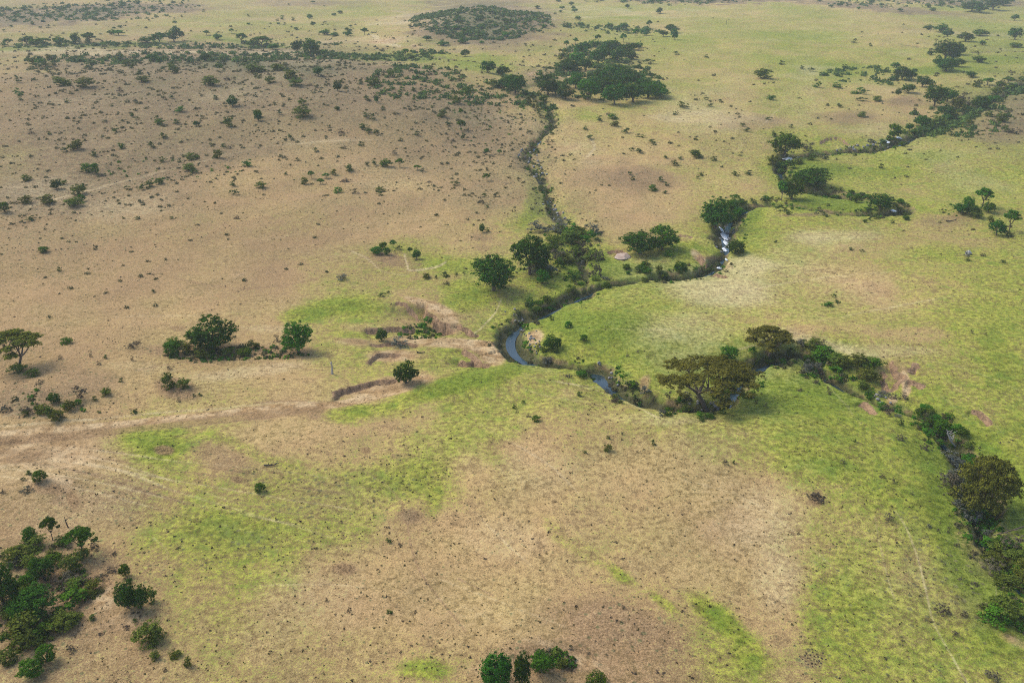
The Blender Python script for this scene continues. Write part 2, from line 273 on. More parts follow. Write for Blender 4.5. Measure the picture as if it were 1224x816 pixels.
LINES = [([(-40,527),(60,522),(150,513),(250,502),(340,493),(400,488)],5.5,'clay',.62),([(-40,522),(60,517),(150,509),(250,499),(340,490)],.9,'pale',.5),([(-40,532),(60,527),(150,518),(250,507),(340,497)],.8,'dark',.5),([(-20,545),(80,548),(180,562)],9,'clay',.3),([(505,460),(520,452),(540,446)],3,'clay',.4),([(470,418),(520,412),(560,414)],5,'clay',.35),  # paths: points, half width px, what (dirt, pale), amount
 ([(-40,520),(60,514),(150,507),(240,497),(320,488),(395,484),(450,474),(500,459)],3.6,'dirt',.9),
 ([(-40,510),(60,505),(150,498),(260,488),(330,482),(392,481)],1.4,'pale',.45),
 ([(-20,560),(60,550),(140,562),(220,590),(330,622),(420,650)],2.0,'pale',.35),
 ([(0,548),(80,560),(170,586),(260,612)],1.4,'dark',.35),
 ([(60,535),(160,560),(280,600)],1.2,'pale',.35),
 ([(1066,606),(1082,630),(1096,665),(1105,700),(1115,745),(1138,785),(1165,830)],1.3,'pale',.42),
 ([(1045,615),(1052,650),(1070,720)],1.0,'pale',.3),
 ([(1180,640),(1190,700),(1186,760)],1.2,'pale',.3),
 ([(475,372),(486,386),(500,398)],1.2,'pale',.3),
 ([(484,302),(487,318),(492,324),(520,320),(536,312)],1.4,'pale',.7),
 ([(420,300),(440,310),(460,326),(490,330)],1.3,'pale',.4),
 ([(565,400),(580,388),(595,372),(600,356)],1.2,'pale',.6),
 ([(620,445),(650,455),(700,462),(760,472),(800,492)],1.2,'pale',.32),
 ([(660,455),(720,470),(790,500)],1.0,'pale',.4),
 ([(600,450),(640,470),(700,480)],1.3,'pale',.35),
 ([(1100,430),(1160,480),(1200,520)],1.2,'pale',.3),
 ([(1120,470),(1160,505)],1.2,'pale',.3),
 ([(640,395),(760,393),(900,395),(1000,405)],.8,'pale',.14),
 ([(730,380),(760,372)],1.0,'dark',.3),
 ([(700,190),(712,175),(700,160)],1.6,'pale',.4),
 ([(440,40),(462,52),(480,56)],1.3,'pale',.9),
 ([(560,605),(640,680),(720,740)],1.0,'pale',.25),
 ([(520,690),(600,720),(680,750)],1.0,'pale',.3),
 ([(545,690),(590,712)],0.9,'dark',.4),
 ([(660,600),(700,640)],0.9,'dark',.25),
 ([(300,482),(350,480),(392,484)],1.1,'dark',.5),
 ([(870,420),(960,405),(1010,420),(1055,452)],1.2,'pale',.3),
 ([(180,640),(200,660),(190,690)],1.4,'pale',.3),
 ([(-20,528),(90,536),(200,549),(330,563),(420,575)],0.9,'pale',0.4),
 ([(-20,534),(90,544),(200,560),(330,578),(429,593)],0.8,'dark',0.4),
 ([(-20,541),(90,553),(200,572),(330,594),(438,612)],1.1,'pale',0.45),
 ([(-20,548),(90,562),(200,584),(330,610),(447,631)],0.8,'dark',0.35),
 ([(-20,556),(90,571),(200,595),(330,622),(456,644)],0.9,'pale',0.35),
 ([(-20,522),(90,533),(200,551),(330,570),(465,587)],0.8,'dark',0.3),
 ([(-20,566),(90,583),(200,610),(330,641),(474,666)],0.9,'pale',0.3),
 ([(150, 445), (260, 430), (360, 440), (430, 470)],0.8,'dark',0.22),
 ([(0, 395), (140, 380), (300, 372), (420, 352), (520, 345)],1.0,'pale',0.27),
 ([(560, 500), (660, 560), (740, 650), (800, 760)],1.2000000000000002,'pale',0.32),
 ([(640, 520), (760, 560), (900, 600), (1010, 690)],0.8,'pale',0.22),
 ([(860, 500), (960, 560), (1060, 606)],1.0,'dark',0.27),
 ([(1000, 380), (1100, 360), (1224, 345)],1.2000000000000002,'pale',0.32),
 ([(880, 350), (1000, 330), (1120, 322)],0.8,'pale',0.22),
 ([(250, 300), (360, 280), (480, 262), (600, 262)],1.0,'pale',0.27),
 ([(430, 560), (480, 600), (500, 680), (560, 760)],1.2000000000000002,'dark',0.32),
 ([(300, 700), (420, 700), (540, 720), (640, 770)],0.8,'pale',0.22),
 ([(760, 280), (860, 200), (940, 120)],1.0,'pale',0.27),
 ([(20, 250), (160, 215), (320, 175), (470, 165)],1.2000000000000002,'pale',0.32),
 ([(200, 330), (300, 345), (400, 330)],0.8,'dark',0.22),
 ([(980, 450), (1040, 520), (1100, 600)],1.0,'pale',0.27),
 ([(1090, 430), (1150, 440), (1224, 470)],1.2000000000000002,'pale',0.32),
 ([(0,498),(30,490),(60,500),(120,503)],1.2,'pale',.5),
]
def ell(px, py, L, wx, wy):
    t = np.zeros(px.shape)
    for x, y, rx, ry, tilt, a in L:
        rx_, ry_ = max(rx, 3) * 1.25, max(ry, 2) * 1.25
        k = np.nonzero((np.abs(px - x) < (rx_ + ry_) * 1.5) & (np.abs(py - y) < (rx_ + ry_) * 1.5))[0]
        if len(k) == 0: continue
        c, s = math.cos(R(tilt)), math.sin(R(tilt))
        amp = min(ry_ * .8, 14)
        dx = px[k] + wx[k] * amp - x; dy = py[k] + wy[k] * amp * .6 - y
        u = (dx * c + dy * s) / rx_; v = (-dx * s + dy * c) / ry_
        t[k] += a * (1 - sstep(.35, 1.15, np.sqrt(u * u + v * v)))
    return t

# ------------------------------------------------------------------ materials
def new_mat(name):
    m = bpy.data.materials.new(name); m.use_nodes = True; n = m.node_tree; n.nodes.clear()
    out = n.nodes.new('ShaderNodeOutputMaterial'); return m, n, out
def N(n, kind, **kw):
    o = n.nodes.new(kind)
    for k, v in kw.items(): setattr(o, k, v)
    return o
def mixc(n, fac, a, b, blend='MIX'):
    m = N(n, 'ShaderNodeMix', data_type='RGBA', blend_type=blend)
    for sock, v in ((m.inputs[0], fac), (m.inputs[6], a), (m.inputs[7], b)):
        if isinstance(v, (int, float)): sock.default_value = v
        elif isinstance(v, tuple): sock.default_value = (*v, 1)
        else: n.links.new(v, sock)
    return m.outputs[2]
def mth(n, op, a, b=None, clamp=False):
    m = N(n, 'ShaderNodeMath', operation=op, use_clamp=clamp)
    for i, v in enumerate((a, b)):
        if v is None: continue
        if isinstance(v, (int, float)): m.inputs[i].default_value = v
        else: n.links.new(v, m.inputs[i])
    return m.outputs[0]
def noise(n, co, scale, detail=3, rough=.55, dist=0):
    t = N(n, 'ShaderNodeTexNoise'); t.inputs['Scale'].default_value = scale; t.inputs['Detail'].default_value = detail
    t.inputs['Roughness'].default_value = rough; t.inputs['Distortion'].default_value = dist
    n.links.new(co, t.inputs['Vector']); return t.outputs[0]
def ramp(n, v, a, b):
    m = N(n, 'ShaderNodeMapRange', interpolation_type='SMOOTHSTEP')
    m.inputs[1].default_value = a; m.inputs[2].default_value = b; n.links.new(v, m.inputs[0]); return m.outputs[0]

def ground_material():
    m, n, out = new_mat('savanna_ground')
    tc = N(n, 'ShaderNodeTexCoord').outputs['Object']
    def att(k):
        a = N(n, 'ShaderNodeAttribute', attribute_name=k); return a.outputs['Fac']
    g, b, d, s, p, wt = att('green'), att('brown'), att('dirt'), att('scrub'), att('pale'), att('wall')
    n05 = noise(n, tc, .05, 4); n2 = noise(n, tc, .25, 5, .6, .4); n9 = noise(n, tc, .9, 4, .65); n30 = noise(n, tc, 3.0, 3, .7); n80 = noise(n, tc, 8.0, 2, .7)
    straw = mixc(n, ramp(n, n9, .3, .7), (.34, .238, .092), (.51, .385, .160))
    straw = mixc(n, ramp(n, n05, .35, .65), straw, (.45, .30, .135))
    brown = mixc(n, ramp(n, n30, .3, .7), (.22, .135, .066), (.33, .215, .112))
    green = mixc(n, ramp(n, n9, .3, .7), (.145, .190, .016), (.325, .335, .045))
    green = mixc(n, ramp(n, n2, .45, .75), green, (.115, .170, .020))
    # brown amount
    fb = mth(n, 'ADD', mth(n, 'ADD', b, mth(n, 'MULTIPLY', mth(n, 'SUBTRACT', n9, .5), 1.2)), mth(n, 'MULTIPLY', mth(n, 'SUBTRACT', n2, .5), 1.0)); fb = mth(n, 'ADD', fb, mth(n, 'MULTIPLY', mth(n, 'SUBTRACT', n30, .5), .7))
    c = mixc(n, ramp(n, fb, .08, .85), straw, brown)
    # green amount with ragged edges at several sizes
    j = mth(n, 'ADD', mth(n, 'MULTIPLY', mth(n, 'SUBTRACT', n2, .5), .75), mth(n, 'MULTIPLY', mth(n, 'SUBTRACT', n30, .5), 1.3))
    j = mth(n, 'ADD', j, mth(n, 'MULTIPLY', mth(n, 'SUBTRACT', n9, .5), .55))
    fg = ramp(n, mth(n, 'ADD', g, j), .16, .86)
    c = mixc(n, mth(n, 'MULTIPLY', fg, .93), c, green)
    lush = ramp(n, mth(n, 'ADD', g, mth(n, 'MULTIPLY', j, .6)), .72, 1.15)
    c = mixc(n, mth(n, 'MULTIPLY', lush, .6), c, (.098, .158, .012))
    # dry grey-brown litter and low dead stems
    v1 = N(n, 'ShaderNodeTexVoronoi', feature='F1'); v1.inputs['Scale'].default_value = .62; v1.inputs['Randomness'].default_value = 1
    n.links.new(tc, v1.inputs['Vector'])
    sz = mth(n, 'MULTIPLY', mth(n, 'ADD', s, .18), .42)
    spot = ramp(n, mth(n, 'SUBTRACT', mth(n, 'MULTIPLY', sz, n9), mth(n, 'MULTIPLY', v1.outputs['Distance'], .55)), -.01, .05)
    scr = mixc(n, n30, (.060, .072, .026), (.155, .150, .065))
    c = mixc(n, mth(n, 'MULTIPLY', spot, .8), c, scr)
    scr2 = mixc(n, n30, (.140, .115, .052), (.25, .180, .098))
    v2 = N(n, 'ShaderNodeTexVoronoi', feature='F1'); v2.inputs['Scale'].default_value = 1.7; n.links.new(tc, v2.inputs['Vector'])
    sp2 = ramp(n, mth(n, 'SUBTRACT', mth(n, 'MULTIPLY', n2, .34), v2.outputs['Distance']), -.03, .04)
    c = mixc(n, mth(n, 'MULTIPLY', sp2, .6), c, mixc(n, n80, (.09, .085, .03), (.17, .13, .07)))
    area = ramp(n, mth(n, 'MULTIPLY', mth(n, 'ADD', s, -.15), mth(n, 'ADD', n2, .45)), .12, .75)
    c = mixc(n, mth(n, 'MULTIPLY', area, .62), c, scr2)
    c = mixc(n, mth(n, 'MULTIPLY', ramp(n, mth(n, 'ADD', s, mth(n, 'MULTIPLY', mth(n, 'SUBTRACT', n2, .5), .8)), .95, 1.45), .75), c, scr)
    # paler straw
    c = mixc(n, mth(n, 'MULTIPLY', ramp(n, mth(n, 'ADD', p, mth(n, 'MULTIPLY', mth(n, 'SUBTRACT', n9, .5), .5)), .1, .9), .6), c, (.55, .44, .25))
    # bare soil
    dirt = mixc(n, ramp(n, n2, .35, .65), (.36, .225, .100), (.47, .345, .190))
    dirt = mixc(n, mth(n, 'MULTIPLY', ramp(n, n30, .5, .8), .5), dirt, (.20, .12, .075))
    c = mixc(n, mth(n, 'MULTIPLY', ramp(n, mth(n, 'ADD', d, mth(n, 'MULTIPLY', mth(n, 'SUBTRACT', n9, .5), .5)), .18, .8), .9), c, dirt)
    cl = mth(n, 'ADD', att('clay'), mth(n, 'ADD', mth(n, 'MULTIPLY', mth(n, 'SUBTRACT', n9, .5), .7), mth(n, 'MULTIPLY', mth(n, 'SUBTRACT', n30, .5), .5)))
    c = mixc(n, mth(n, 'MULTIPLY', ramp(n, cl, .2, .85), .85), c, mixc(n, ramp(n, n30, .3, .7), (.165, .102, .048), (.30, .19, .095)))
    # cut banks, wet soil
    c = mixc(n, ramp(n, mth(n, 'ADD', wt, mth(n, 'MULTIPLY', mth(n, 'SUBTRACT', n9, .5), .6)), .25, .8), c, mixc(n, n30, (.15, .092, .05), (.33, .215, .125)))
    bed = att('bed')
    bnz = mth(n, 'ADD', bed, mth(n, 'MULTIPLY', mth(n, 'SUBTRACT', n9, .5), .7))
    c = mixc(n, mth(n, 'MULTIPLY', ramp(n, bnz, .05, .4), .8), c, mixc(n, ramp(n, n2, .38, .6), (.22, .145, .085), (.14, .16, .035)))
    c = mixc(n, ramp(n, bnz, .6, 1.1), c, mixc(n, ramp(n, n2, .4, .6), (.030, .042, .012), (.075, .070, .035)))
    # tiny tonal grain
    fine = mth(n, 'ADD', mth(n, 'MULTIPLY', n80, .5), mth(n, 'MULTIPLY', n30, .5))
    fine = mth(n, 'ADD', mth(n, 'MULTIPLY', fine, .55), mth(n, 'ADD', mth(n, 'MULTIPLY', n9, .27), mth(n, 'MULTIPLY', n2, .18)))
    v = ramp(n, fine, .39, .61)
    gm = mixc(n, v, (.44, .43, .44), (1.52, 1.51, 1.46))
    c = mixc(n, 1.0, c, gm, 'MULTIPLY')
    bs = N(n, 'ShaderNodeBsdfPrincipled'); n.links.new(c, bs.inputs['Base Color']); bs.inputs['Roughness'].default_value = .95
    bs.inputs['Specular IOR Level'].default_value = .1
    bp = N(n, 'ShaderNodeBump'); bp.inputs['Strength'].default_value = .55; bp.inputs['Distance'].default_value = .22
    n.links.new(mth(n, 'ADD', n30, mth(n, 'MULTIPLY', n9, 1.6)), bp.inputs['Height']); n.links.new(bp.outputs[0], bs.inputs['Normal'])
    n.links.new(bs.outputs[0], out.inputs[0]); return m
def leaf_material(name, a, b, trans=.25):
    m, n, out = new_mat(name)
    t = N(n, 'ShaderNodeAttribute', attribute_name='tone').outputs['Fac']
    oi = N(n, 'ShaderNodeObjectInfo').outputs['Random']
    c = mixc(n, t, a, b)
    hs = N(n, 'ShaderNodeHueSaturation')
    n.links.new(c, hs.inputs['Color'])
    hs.inputs['Saturation'].default_value = 1
    n.links.new(mth(n, 'ADD', mth(n, 'MULTIPLY', oi, .5), .76), hs.inputs['Value'])
    n.links.new(mth(n, 'ADD', mth(n, 'MULTIPLY', oi, .05), .472), hs.inputs['Hue'])
    df = N(n, 'ShaderNodeBsdfDiffuse'); tr = N(n, 'ShaderNodeBsdfTranslucent'); mx = N(n, 'ShaderNodeMixShader'); mx.inputs[0].default_value = trans
    n.links.new(hs.outputs[0], df.inputs[0]); n.links.new(hs.outputs[0], tr.inputs[0])
    n.links.new(df.outputs[0], mx.inputs[1]); n.links.new(tr.outputs[0], mx.inputs[2]); n.links.new(mx.outputs[0], out.inputs[0]); return m
def plain(name, a, b, scale=1.5, rough=.85, bump=.3, spec=.3):
    m, n, out = new_mat(name); tc = N(n, 'ShaderNodeTexCoord').outputs['Object']
    v = noise(n, tc, scale, 5, .65)
    bs = N(n, 'ShaderNodeBsdfPrincipled'); n.links.new(mixc(n, ramp(n, v, .3, .7), a, b), bs.inputs['Base Color'])
    bs.inputs['Roughness'].default_value = rough; bs.inputs['Specular IOR Level'].default_value = spec
    bp = N(n, 'ShaderNodeBump'); bp.inputs['Strength'].default_value = bump; bp.inputs['Distance'].default_value = .1
    n.links.new(v, bp.inputs['Height']); n.links.new(bp.outputs[0], bs.inputs['Normal']); n.links.new(bs.outputs[0], out.inputs[0]); return m
M = dict(
 dark=leaf_material('leaves_dark', (.008, .038, .005), (.078, .190, .020)),
 green=leaf_material('leaves_green', (.016, .062, .005), (.115, .245, .020)),
 bright=leaf_material('leaves_bright', (.022, .065, .006), (.13, .22, .022)),
 olive=leaf_material('leaves_olive', (.038, .064, .008), (.175, .215, .034)),
 far_olive=leaf_material('leaves_small_bushes', (.035, .070, .018), (.12, .170, .036)),
 thorn=leaf_material('leaves_thorn', (.050, .060, .008), (.220, .215, .032)),
 dry=leaf_material('twigs_dry', (.055, .045, .028), (.17, .145, .095), .1),
 grey=leaf_material('leaves_grey', (.075, .085, .060), (.20, .21, .165), .15),
 scrub=leaf_material('leaves_scrub', (.085, .095, .036), (.21, .20, .085)),
 tuft=leaf_material('tussock_blades', (.060, .065, .022), (.20, .185, .075), .15),
 bark=plain('bark', (.09, .065, .045), (.19, .145, .10), 3),
 pale_bark=plain('bleached_wood', (.30, .27, .23), (.48, .45, .40), 4),
 dark_wood=plain('charred_wood', (.02, .02, .022), (.07, .06, .055), 4),
 rock=plain('river_rock', (.12, .12, .115), (.30, .29, .27), 2.2),
 rock_pink=plain('pink_rock', (.36, .25, .19), (.50, .40, .32), 1.2),
 rock_white=plain('white_rock', (.30, .29, .27), (.46, .44, .41), 2),
 clod=plain('dark_soil', (.022, .016, .013), (.06, .045, .035), 5),
)
def water_material():
    m, n, out = new_mat('stream_water'); tc = N(n, 'ShaderNodeTexCoord').outputs['Object']
    bs = N(n, 'ShaderNodeBsdfPrincipled'); bs.inputs['Base Color'].default_value = (.018, .040, .052, 1)
    bs.inputs['Roughness'].default_value = .06; bs.inputs['IOR'].default_value = 1.33; bs.inputs['Specular IOR Level'].default_value = .9
    bp = N(n, 'ShaderNodeBump'); bp.inputs['Strength'].default_value = .5; bp.inputs['Distance'].default_value = .06
    n.links.new(noise(n, tc, 2.5, 4), bp.inputs['Height']); n.links.new(bp.outputs[0], bs.inputs['Normal']); n.links.new(bs.outputs[0], out.inputs[0]); return m

# ------------------------------------------------------------------ mesh helpers
def tag(o, label=None, cat=None, group=None, kind=None):
    for k, v in (('label', label), ('category', cat), ('group', group), ('kind', kind)):
        if v: o[k] = v
def mesh_obj(name, verts, faces_idx, per, mat, parent=None, attrs=None, smooth=False, link=True):
    """faces_idx: (n, per) int array of equal-sized faces"""
    me = bpy.data.meshes.new(name); v = np.asarray(verts, np.float32); f = np.asarray(faces_idx, np.int32)
    me.vertices.add(len(v)); me.vertices.foreach_set('co', v.ravel())
    me.loops.add(f.size); me.loops.foreach_set('vertex_index', f.ravel())
    me.polygons.add(len(f)); me.polygons.foreach_set('loop_start', np.arange(0, f.size, per, dtype=np.int32))
    me.update(calc_edges=True)
    if smooth: me.polygons.foreach_set('use_smooth', np.ones(len(f), bool))
    for k, a in (attrs or {}).items():
        at = me.attributes.new(k, 'FLOAT', 'POINT'); at.data.foreach_set('value', np.asarray(a, np.float32))
    me.validate(); me.materials.append(mat)
    o = bpy.data.objects.new(name, me)
    if link: COL.objects.link(o)
    if parent is not None: o.parent = parent
    return o

# ------------------------------------------------------------------ the ground: one sheet, finest where the photo looks
def build_ground():
    rows = np.concatenate([np.arange(930, 60, -1.15), np.arange(60, -40, -.9)])
    ang = PITCH + np.arctan((rows - 408) / F_PX); rr = CAM_H / np.tan(ang)
    rr = np.concatenate([[8, 25, 45, 60, 72], rr[rr > 80], [3600, 4500, 5600, 7000, 9000]])
    rr = np.unique(rr)
    t = np.arange(-.69, .6901, 1.45 / F_PX); fine = np.arctan(t)
    rest = np.linspace(fine[-1], fine[0] + 2 * math.pi, 62)[1:-1]
    th = np.concatenate([fine, rest]); nt_, nr = len(th), len(rr)
    X = np.outer(rr, np.sin(th)); Y = np.outer(rr, np.cos(th))
    x = np.concatenate([X.ravel(), [0]]); y = np.concatenate([Y.ravel(), [0]])
    z, gully, broad, wall, base, fields = height(x, y, True)
    px, py, d = project(x, y, z)
    px = np.clip(px, -300, 1524); py = np.clip(py, -200, 1000)
    behind = y < 20; px[behind] = 612; py[behind] = 900
    wx = fbm(x, y, 26, 60, 4) * 1.6; wy = fbm(x, y, 22, 70, 4) * 1.6
    wpx = px + wx * 22; wpy = py + wy * 14 * np.clip(py / 400, .25, 1)
    g = sample(LG, wpx, wpy); b = sample(LB, wpx, wpy); s = sample(LS, wpx, wpy)
    g += ell(px, py, P_GREEN, wx, wy) + fbm(x, y, 14, 80, 3) * .1
    dirt = ell(px, py, P_DIRT, wx, wy); dark = ell(px, py, P_DARK, wx, wy); clay = ell(px, py, P_CLAY, wx * 1.4, wy * 1.4); pale = ell(px, py, P_PALE, wx, wy)
    L = {'clay': clay, 'dirt': dirt, 'pale': pale, 'dark': dark}
    for pts, hw, what, a in LINES:
        q = smooth_line(pts, 5)
        dd, _, _, al = seg_dist(px + wx * 2.2, py + wy * 1.6, q, 14.0)
        L[what] += a * (1 - sstep(hw * .5, hw * 1.5, dd)) * sstep(0, .08, al) * (1 - sstep(.92, 1, al))
    g += fbm(x, y, 75, 150, 4) * .26 * (.5 + .5 * sstep(150, 400, np.hypot(x, y))); b += fbm(x, y, 60, 160, 4) * .22; pale += np.maximum(fbm(x, y, 48, 170, 4), 0) * .6; s += fbm(x, y, 55, 180, 4) * .2 * sstep(200, 400, np.hypot(x, y))
    # moist green margins beside the water
    near = np.zeros(x.shape)
    for dist, w_, dp in fields[:2]: near = np.maximum(near, 1 - sstep(w_, w_ * 5, dist))
    g += near * .16; b -= near * .15
    bed = np.clip(gully / 1.5, 0, 1)
    b = np.clip(b + dark * .85, 0, 1.2); s = np.clip(s + dark * .55, 0, 1.6)
    g = g - dark * .35 - np.clip(dirt, 0, 1) * .5
    i = np.arange(nr - 1)[:, None] * nt_; j = np.arange(nt_)[None, :]; j2 = (j + 1) % nt_
    q = np.stack([i + j, i + nt_ + j, i + nt_ + j2, i + j2], -1).reshape(-1, 4)
    c = len(x) - 1; jj = np.arange(0, nt_)
    V = np.stack([x, y, z], 1)
    # the patch under the camera: triangles as degenerate-free quads of two steps
    cap = np.stack([np.full(nt_, c), jj, (jj + 1) % nt_], 1)
    me = bpy.data.meshes.new('ground')
    me.vertices.add(len(V)); me.vertices.foreach_set('co', V.astype(np.float32).ravel())
    li = np.concatenate([q.ravel(), cap.ravel()]).astype(np.int32)
    me.loops.add(len(li)); me.loops.foreach_set('vertex_index', li)
    ls = np.concatenate([np.arange(len(q)) * 4, len(q) * 4 + np.arange(len(cap)) * 3]).astype(np.int32)
    me.polygons.add(len(ls)); me.polygons.foreach_set('loop_start', ls)
    me.update(calc_edges=True); me.polygons.foreach_set('use_smooth', np.ones(len(ls), bool))
    for k, a in (('green', g), ('brown', b), ('dirt', dirt), ('clay', clay), ('scrub', s), ('pale', pale), ('wall', wall), ('bed', bed)):
        at = me.attributes.new(k, 'FLOAT', 'POINT'); at.data.foreach_set('value', a.astype(np.float32))
    me.materials.append(ground_material())
    if me.polygons[0].normal.z < 0: me.flip_normals()
    o = bpy.data.objects.new('ground', me); COL.objects.link(o); tag(o, kind='structure')
build_ground()

# ------------------------------------------------------------------ water
def build_water():
    mat = water_material()
    for k in (0, 1):
        L = ST[k]; P = []
        for i in range(len(L) - 1):
            n = max(1, int(np.hypot(*(L[i + 1, :2] - L[i, :2])) / 1.5))
            for q in range(n): P.append(L[i] + (L[i + 1] - L[i]) * q / n)
        P = np.array(P)
        cz = height(P[:, 0], P[:, 1]); ker = np.ones(9) / 9
        pad = np.concatenate([np.full(4, cz[0]), cz, np.full(4, cz[-1])]); z = np.convolve(pad, ker, 'valid') + (.30 if k == 0 else -.30 + .30 * np.sin(np.arange(len(P)) * .11) ** 3)
        T = np.gradient(P[:, :2], axis=0); T /= np.linalg.norm(T, axis=1)[:, None] + 1e-9
        Nn = np.stack([-T[:, 1], T[:, 0]], 1); wv = P[:, 2] * .24 * (1 + .35 * np.sin(np.arange(len(P)) * .21) + .25 * np.sin(np.arange(len(P)) * .083 + 2))
        qx, qy, _ = project(P[:, 0], P[:, 1], 0)
        for bx, by, rx, ry, f in ((617, 395, 24, 34, 1.05), (640, 426, 18, 8, 1.6), (726, 452, 24, 24, 1.7), (852, 484, 34, 12, 1.8), (1054, 480, 12, 8, 1.7), (868, 462, 12, 12, 1.7), (1188, 640, 24, 16, 1.5), (730, 440, 24, 10, 1.3), (915, 428, 12, 6, 1.5)):
            if k == 0: wv = wv * (1 + (f - 1) * (1 - sstep(.6, 1.1, np.hypot((qx - bx) / rx, (qy - by) / ry))))
        A = P[:, :2] + Nn * wv[:, None]; B = P[:, :2] - Nn * wv[:, None]
        V = np.concatenate([np.column_stack([A, z]), np.column_stack([B, z])]); n = len(P); i = np.arange(n - 1)
        F = np.stack([i, i + n, i + n + 1, i + 1], 1)
        o = mesh_obj('stream_water', V, F, 4, mat, smooth=True); tag(o, kind='structure')
build_water()

# ------------------------------------------------------------------ growing plants
def leaf_cloud(centres, radii, count, size, rng, flat=0.0, tonek=None, shell=.62, up=.35):
    """leaf faces spread through ellipsoid lobes, denser at their skin"""
    C = np.asarray(centres, float); Rr = np.asarray(radii, float)
    wgt = (Rr[:, 0] * Rr[:, 1] + Rr[:, 0] * Rr[:, 2]); wgt = wgt / wgt.sum()
    k = rng.choice(len(C), count, p=wgt)
    d = rng.normal(size=(count, 3)); d /= np.linalg.norm(d, axis=1)[:, None]
    low = d[:, 2] < -.35; d[low, 2] *= rng.uniform(.1, 1, low.sum())
    d /= np.linalg.norm(d, axis=1)[:, None]
    rad = shell + (1 - shell) * rng.random(count) ** .6
    # lumpy skin so that the outline is uneven
    lump = 1 + .22 * np.sin(d[:, 0] * 9 + k * 2.1) * np.sin(d[:, 1] * 8 + k) + .12 * np.sin(d[:, 2] * 15 + k * 3.3)
    P = C[k] + d * Rr[k] * (rad * lump)[:, None]
    nc = max(count // 34, 6); cc = rng.integers(0, nc, count); ci = rng.integers(0, count, nc)      # gather the leaves into sprays
    cr = size * 2.6 * rng.uniform(.6, 1.5, nc)
    off = rng.normal(size=(count, 3)); off /= np.linalg.norm(off, axis=1)[:, None]; off[:, 2] *= .7
    spray = rng.random(count) < .8
    P = np.where(spray[:, None], P[ci][cc] + off * (cr[cc] * rng.random(count) ** .4)[:, None], P)
    d = np.where(spray[:, None], d[ci][cc] * .6 + off * .7, d); d /= np.linalg.norm(d, axis=1)[:, None] + 1e-9
    k = np.where(spray, k[ci][cc], k)
    nrm = d + rng.normal(size=(count, 3)) * .4 + np.array([0, 0, up]); nrm /= np.linalg.norm(nrm, axis=1)[:, None]
    a = np.cross(nrm, rng.normal(size=(count, 3))); a /= np.linalg.norm(a, axis=1)[:, None]; b = np.cross(nrm, a)
    s = size * rng.uniform(.6, 1.35, count)[:, None]; s2 = s * rng.uniform(.45, .9, count)[:, None]
    V = np.stack([P - a * s, P - b * s2 + nrm * s * .15, P + a * s, P + b * s2 + nrm * s * .15], 1)
    tone = np.clip(rng.random(count) * .35 + (rng.random(nc)[cc] ** 1.3) * .45 + (rng.random(len(C)))[k] * .25, 0, 1)
    return V.reshape(-1, 3), np.repeat(tone, 4)
def tubes(paths, sides=6):
    """paths: list of (points, radii); returns verts and quads of tapered limbs"""
    V = []; F = []; o = 0
    for pts, rad in paths:
        pts = [Vector(p) for p in pts]
        for i, p in enumerate(pts):
            t = (pts[min(i + 1, len(pts) - 1)] - pts[max(i - 1, 0)]).normalized()
            a = t.cross(Vector((.13, .97, .2))).normalized(); b = t.cross(a)
            for s in range(sides):
                q = 2 * math.pi * s / sides; V.append(p + (a * math.cos(q) + b * math.sin(q)) * rad[i])
        for i in range(len(pts) - 1):
            for s in range(sides):
                s2 = (s + 1) % sides; F.append((o + i * sides + s, o + i * sides + s2, o + (i + 1) * sides + s2, o + (i + 1) * sides + s))
        o += len(pts) * sides
    return np.array([tuple(v) for v in V]), np.array(F)
def limb(p0, p1, r0, r1, sag=.08, n=5, rng=random):
    p0, p1 = Vector(p0), Vector(p1); L = (p1 - p0).length; pts = []; rad = []
    off = Vector((rng.uniform(-1, 1), rng.uniform(-1, 1), -.6)) * L * sag
    for i in range(n + 1):
        t = i / n; pts.append(p0.lerp(p1, t) + off * math.sin(math.pi * t)); rad.append(r0 + (r1 - r0) * t)
    return pts, rad
PROTO = {}
def proto(key, lobes, limbs, count, size, mat, bark='bark', shell=.62, up=.35, seed=1, split=True):
    rng = np.random.default_rng(seed)
    V, tone = leaf_cloud([l[0] for l in lobes], [l[1] for l in lobes], count, size, rng, shell=shell, up=up)
    F = np.arange(len(V)).reshape(-1, 4)
    bv, bf = tubes(limbs) if limbs else (None, None)
    if split:
        crown = mesh_obj('crown', V, F, 4, M[mat], attrs={'tone': tone}, link=False)
        trunk = mesh_obj('trunk', bv, bf, 4, M[bark], link=False, smooth=True)
        PROTO[key] = ('tree', crown.data, trunk.data)
    else:
        o = mesh_obj('bush', V, F, 4, M[mat], attrs={'tone': tone}, link=False)
        PROTO[key] = ('bush', o.data, None)
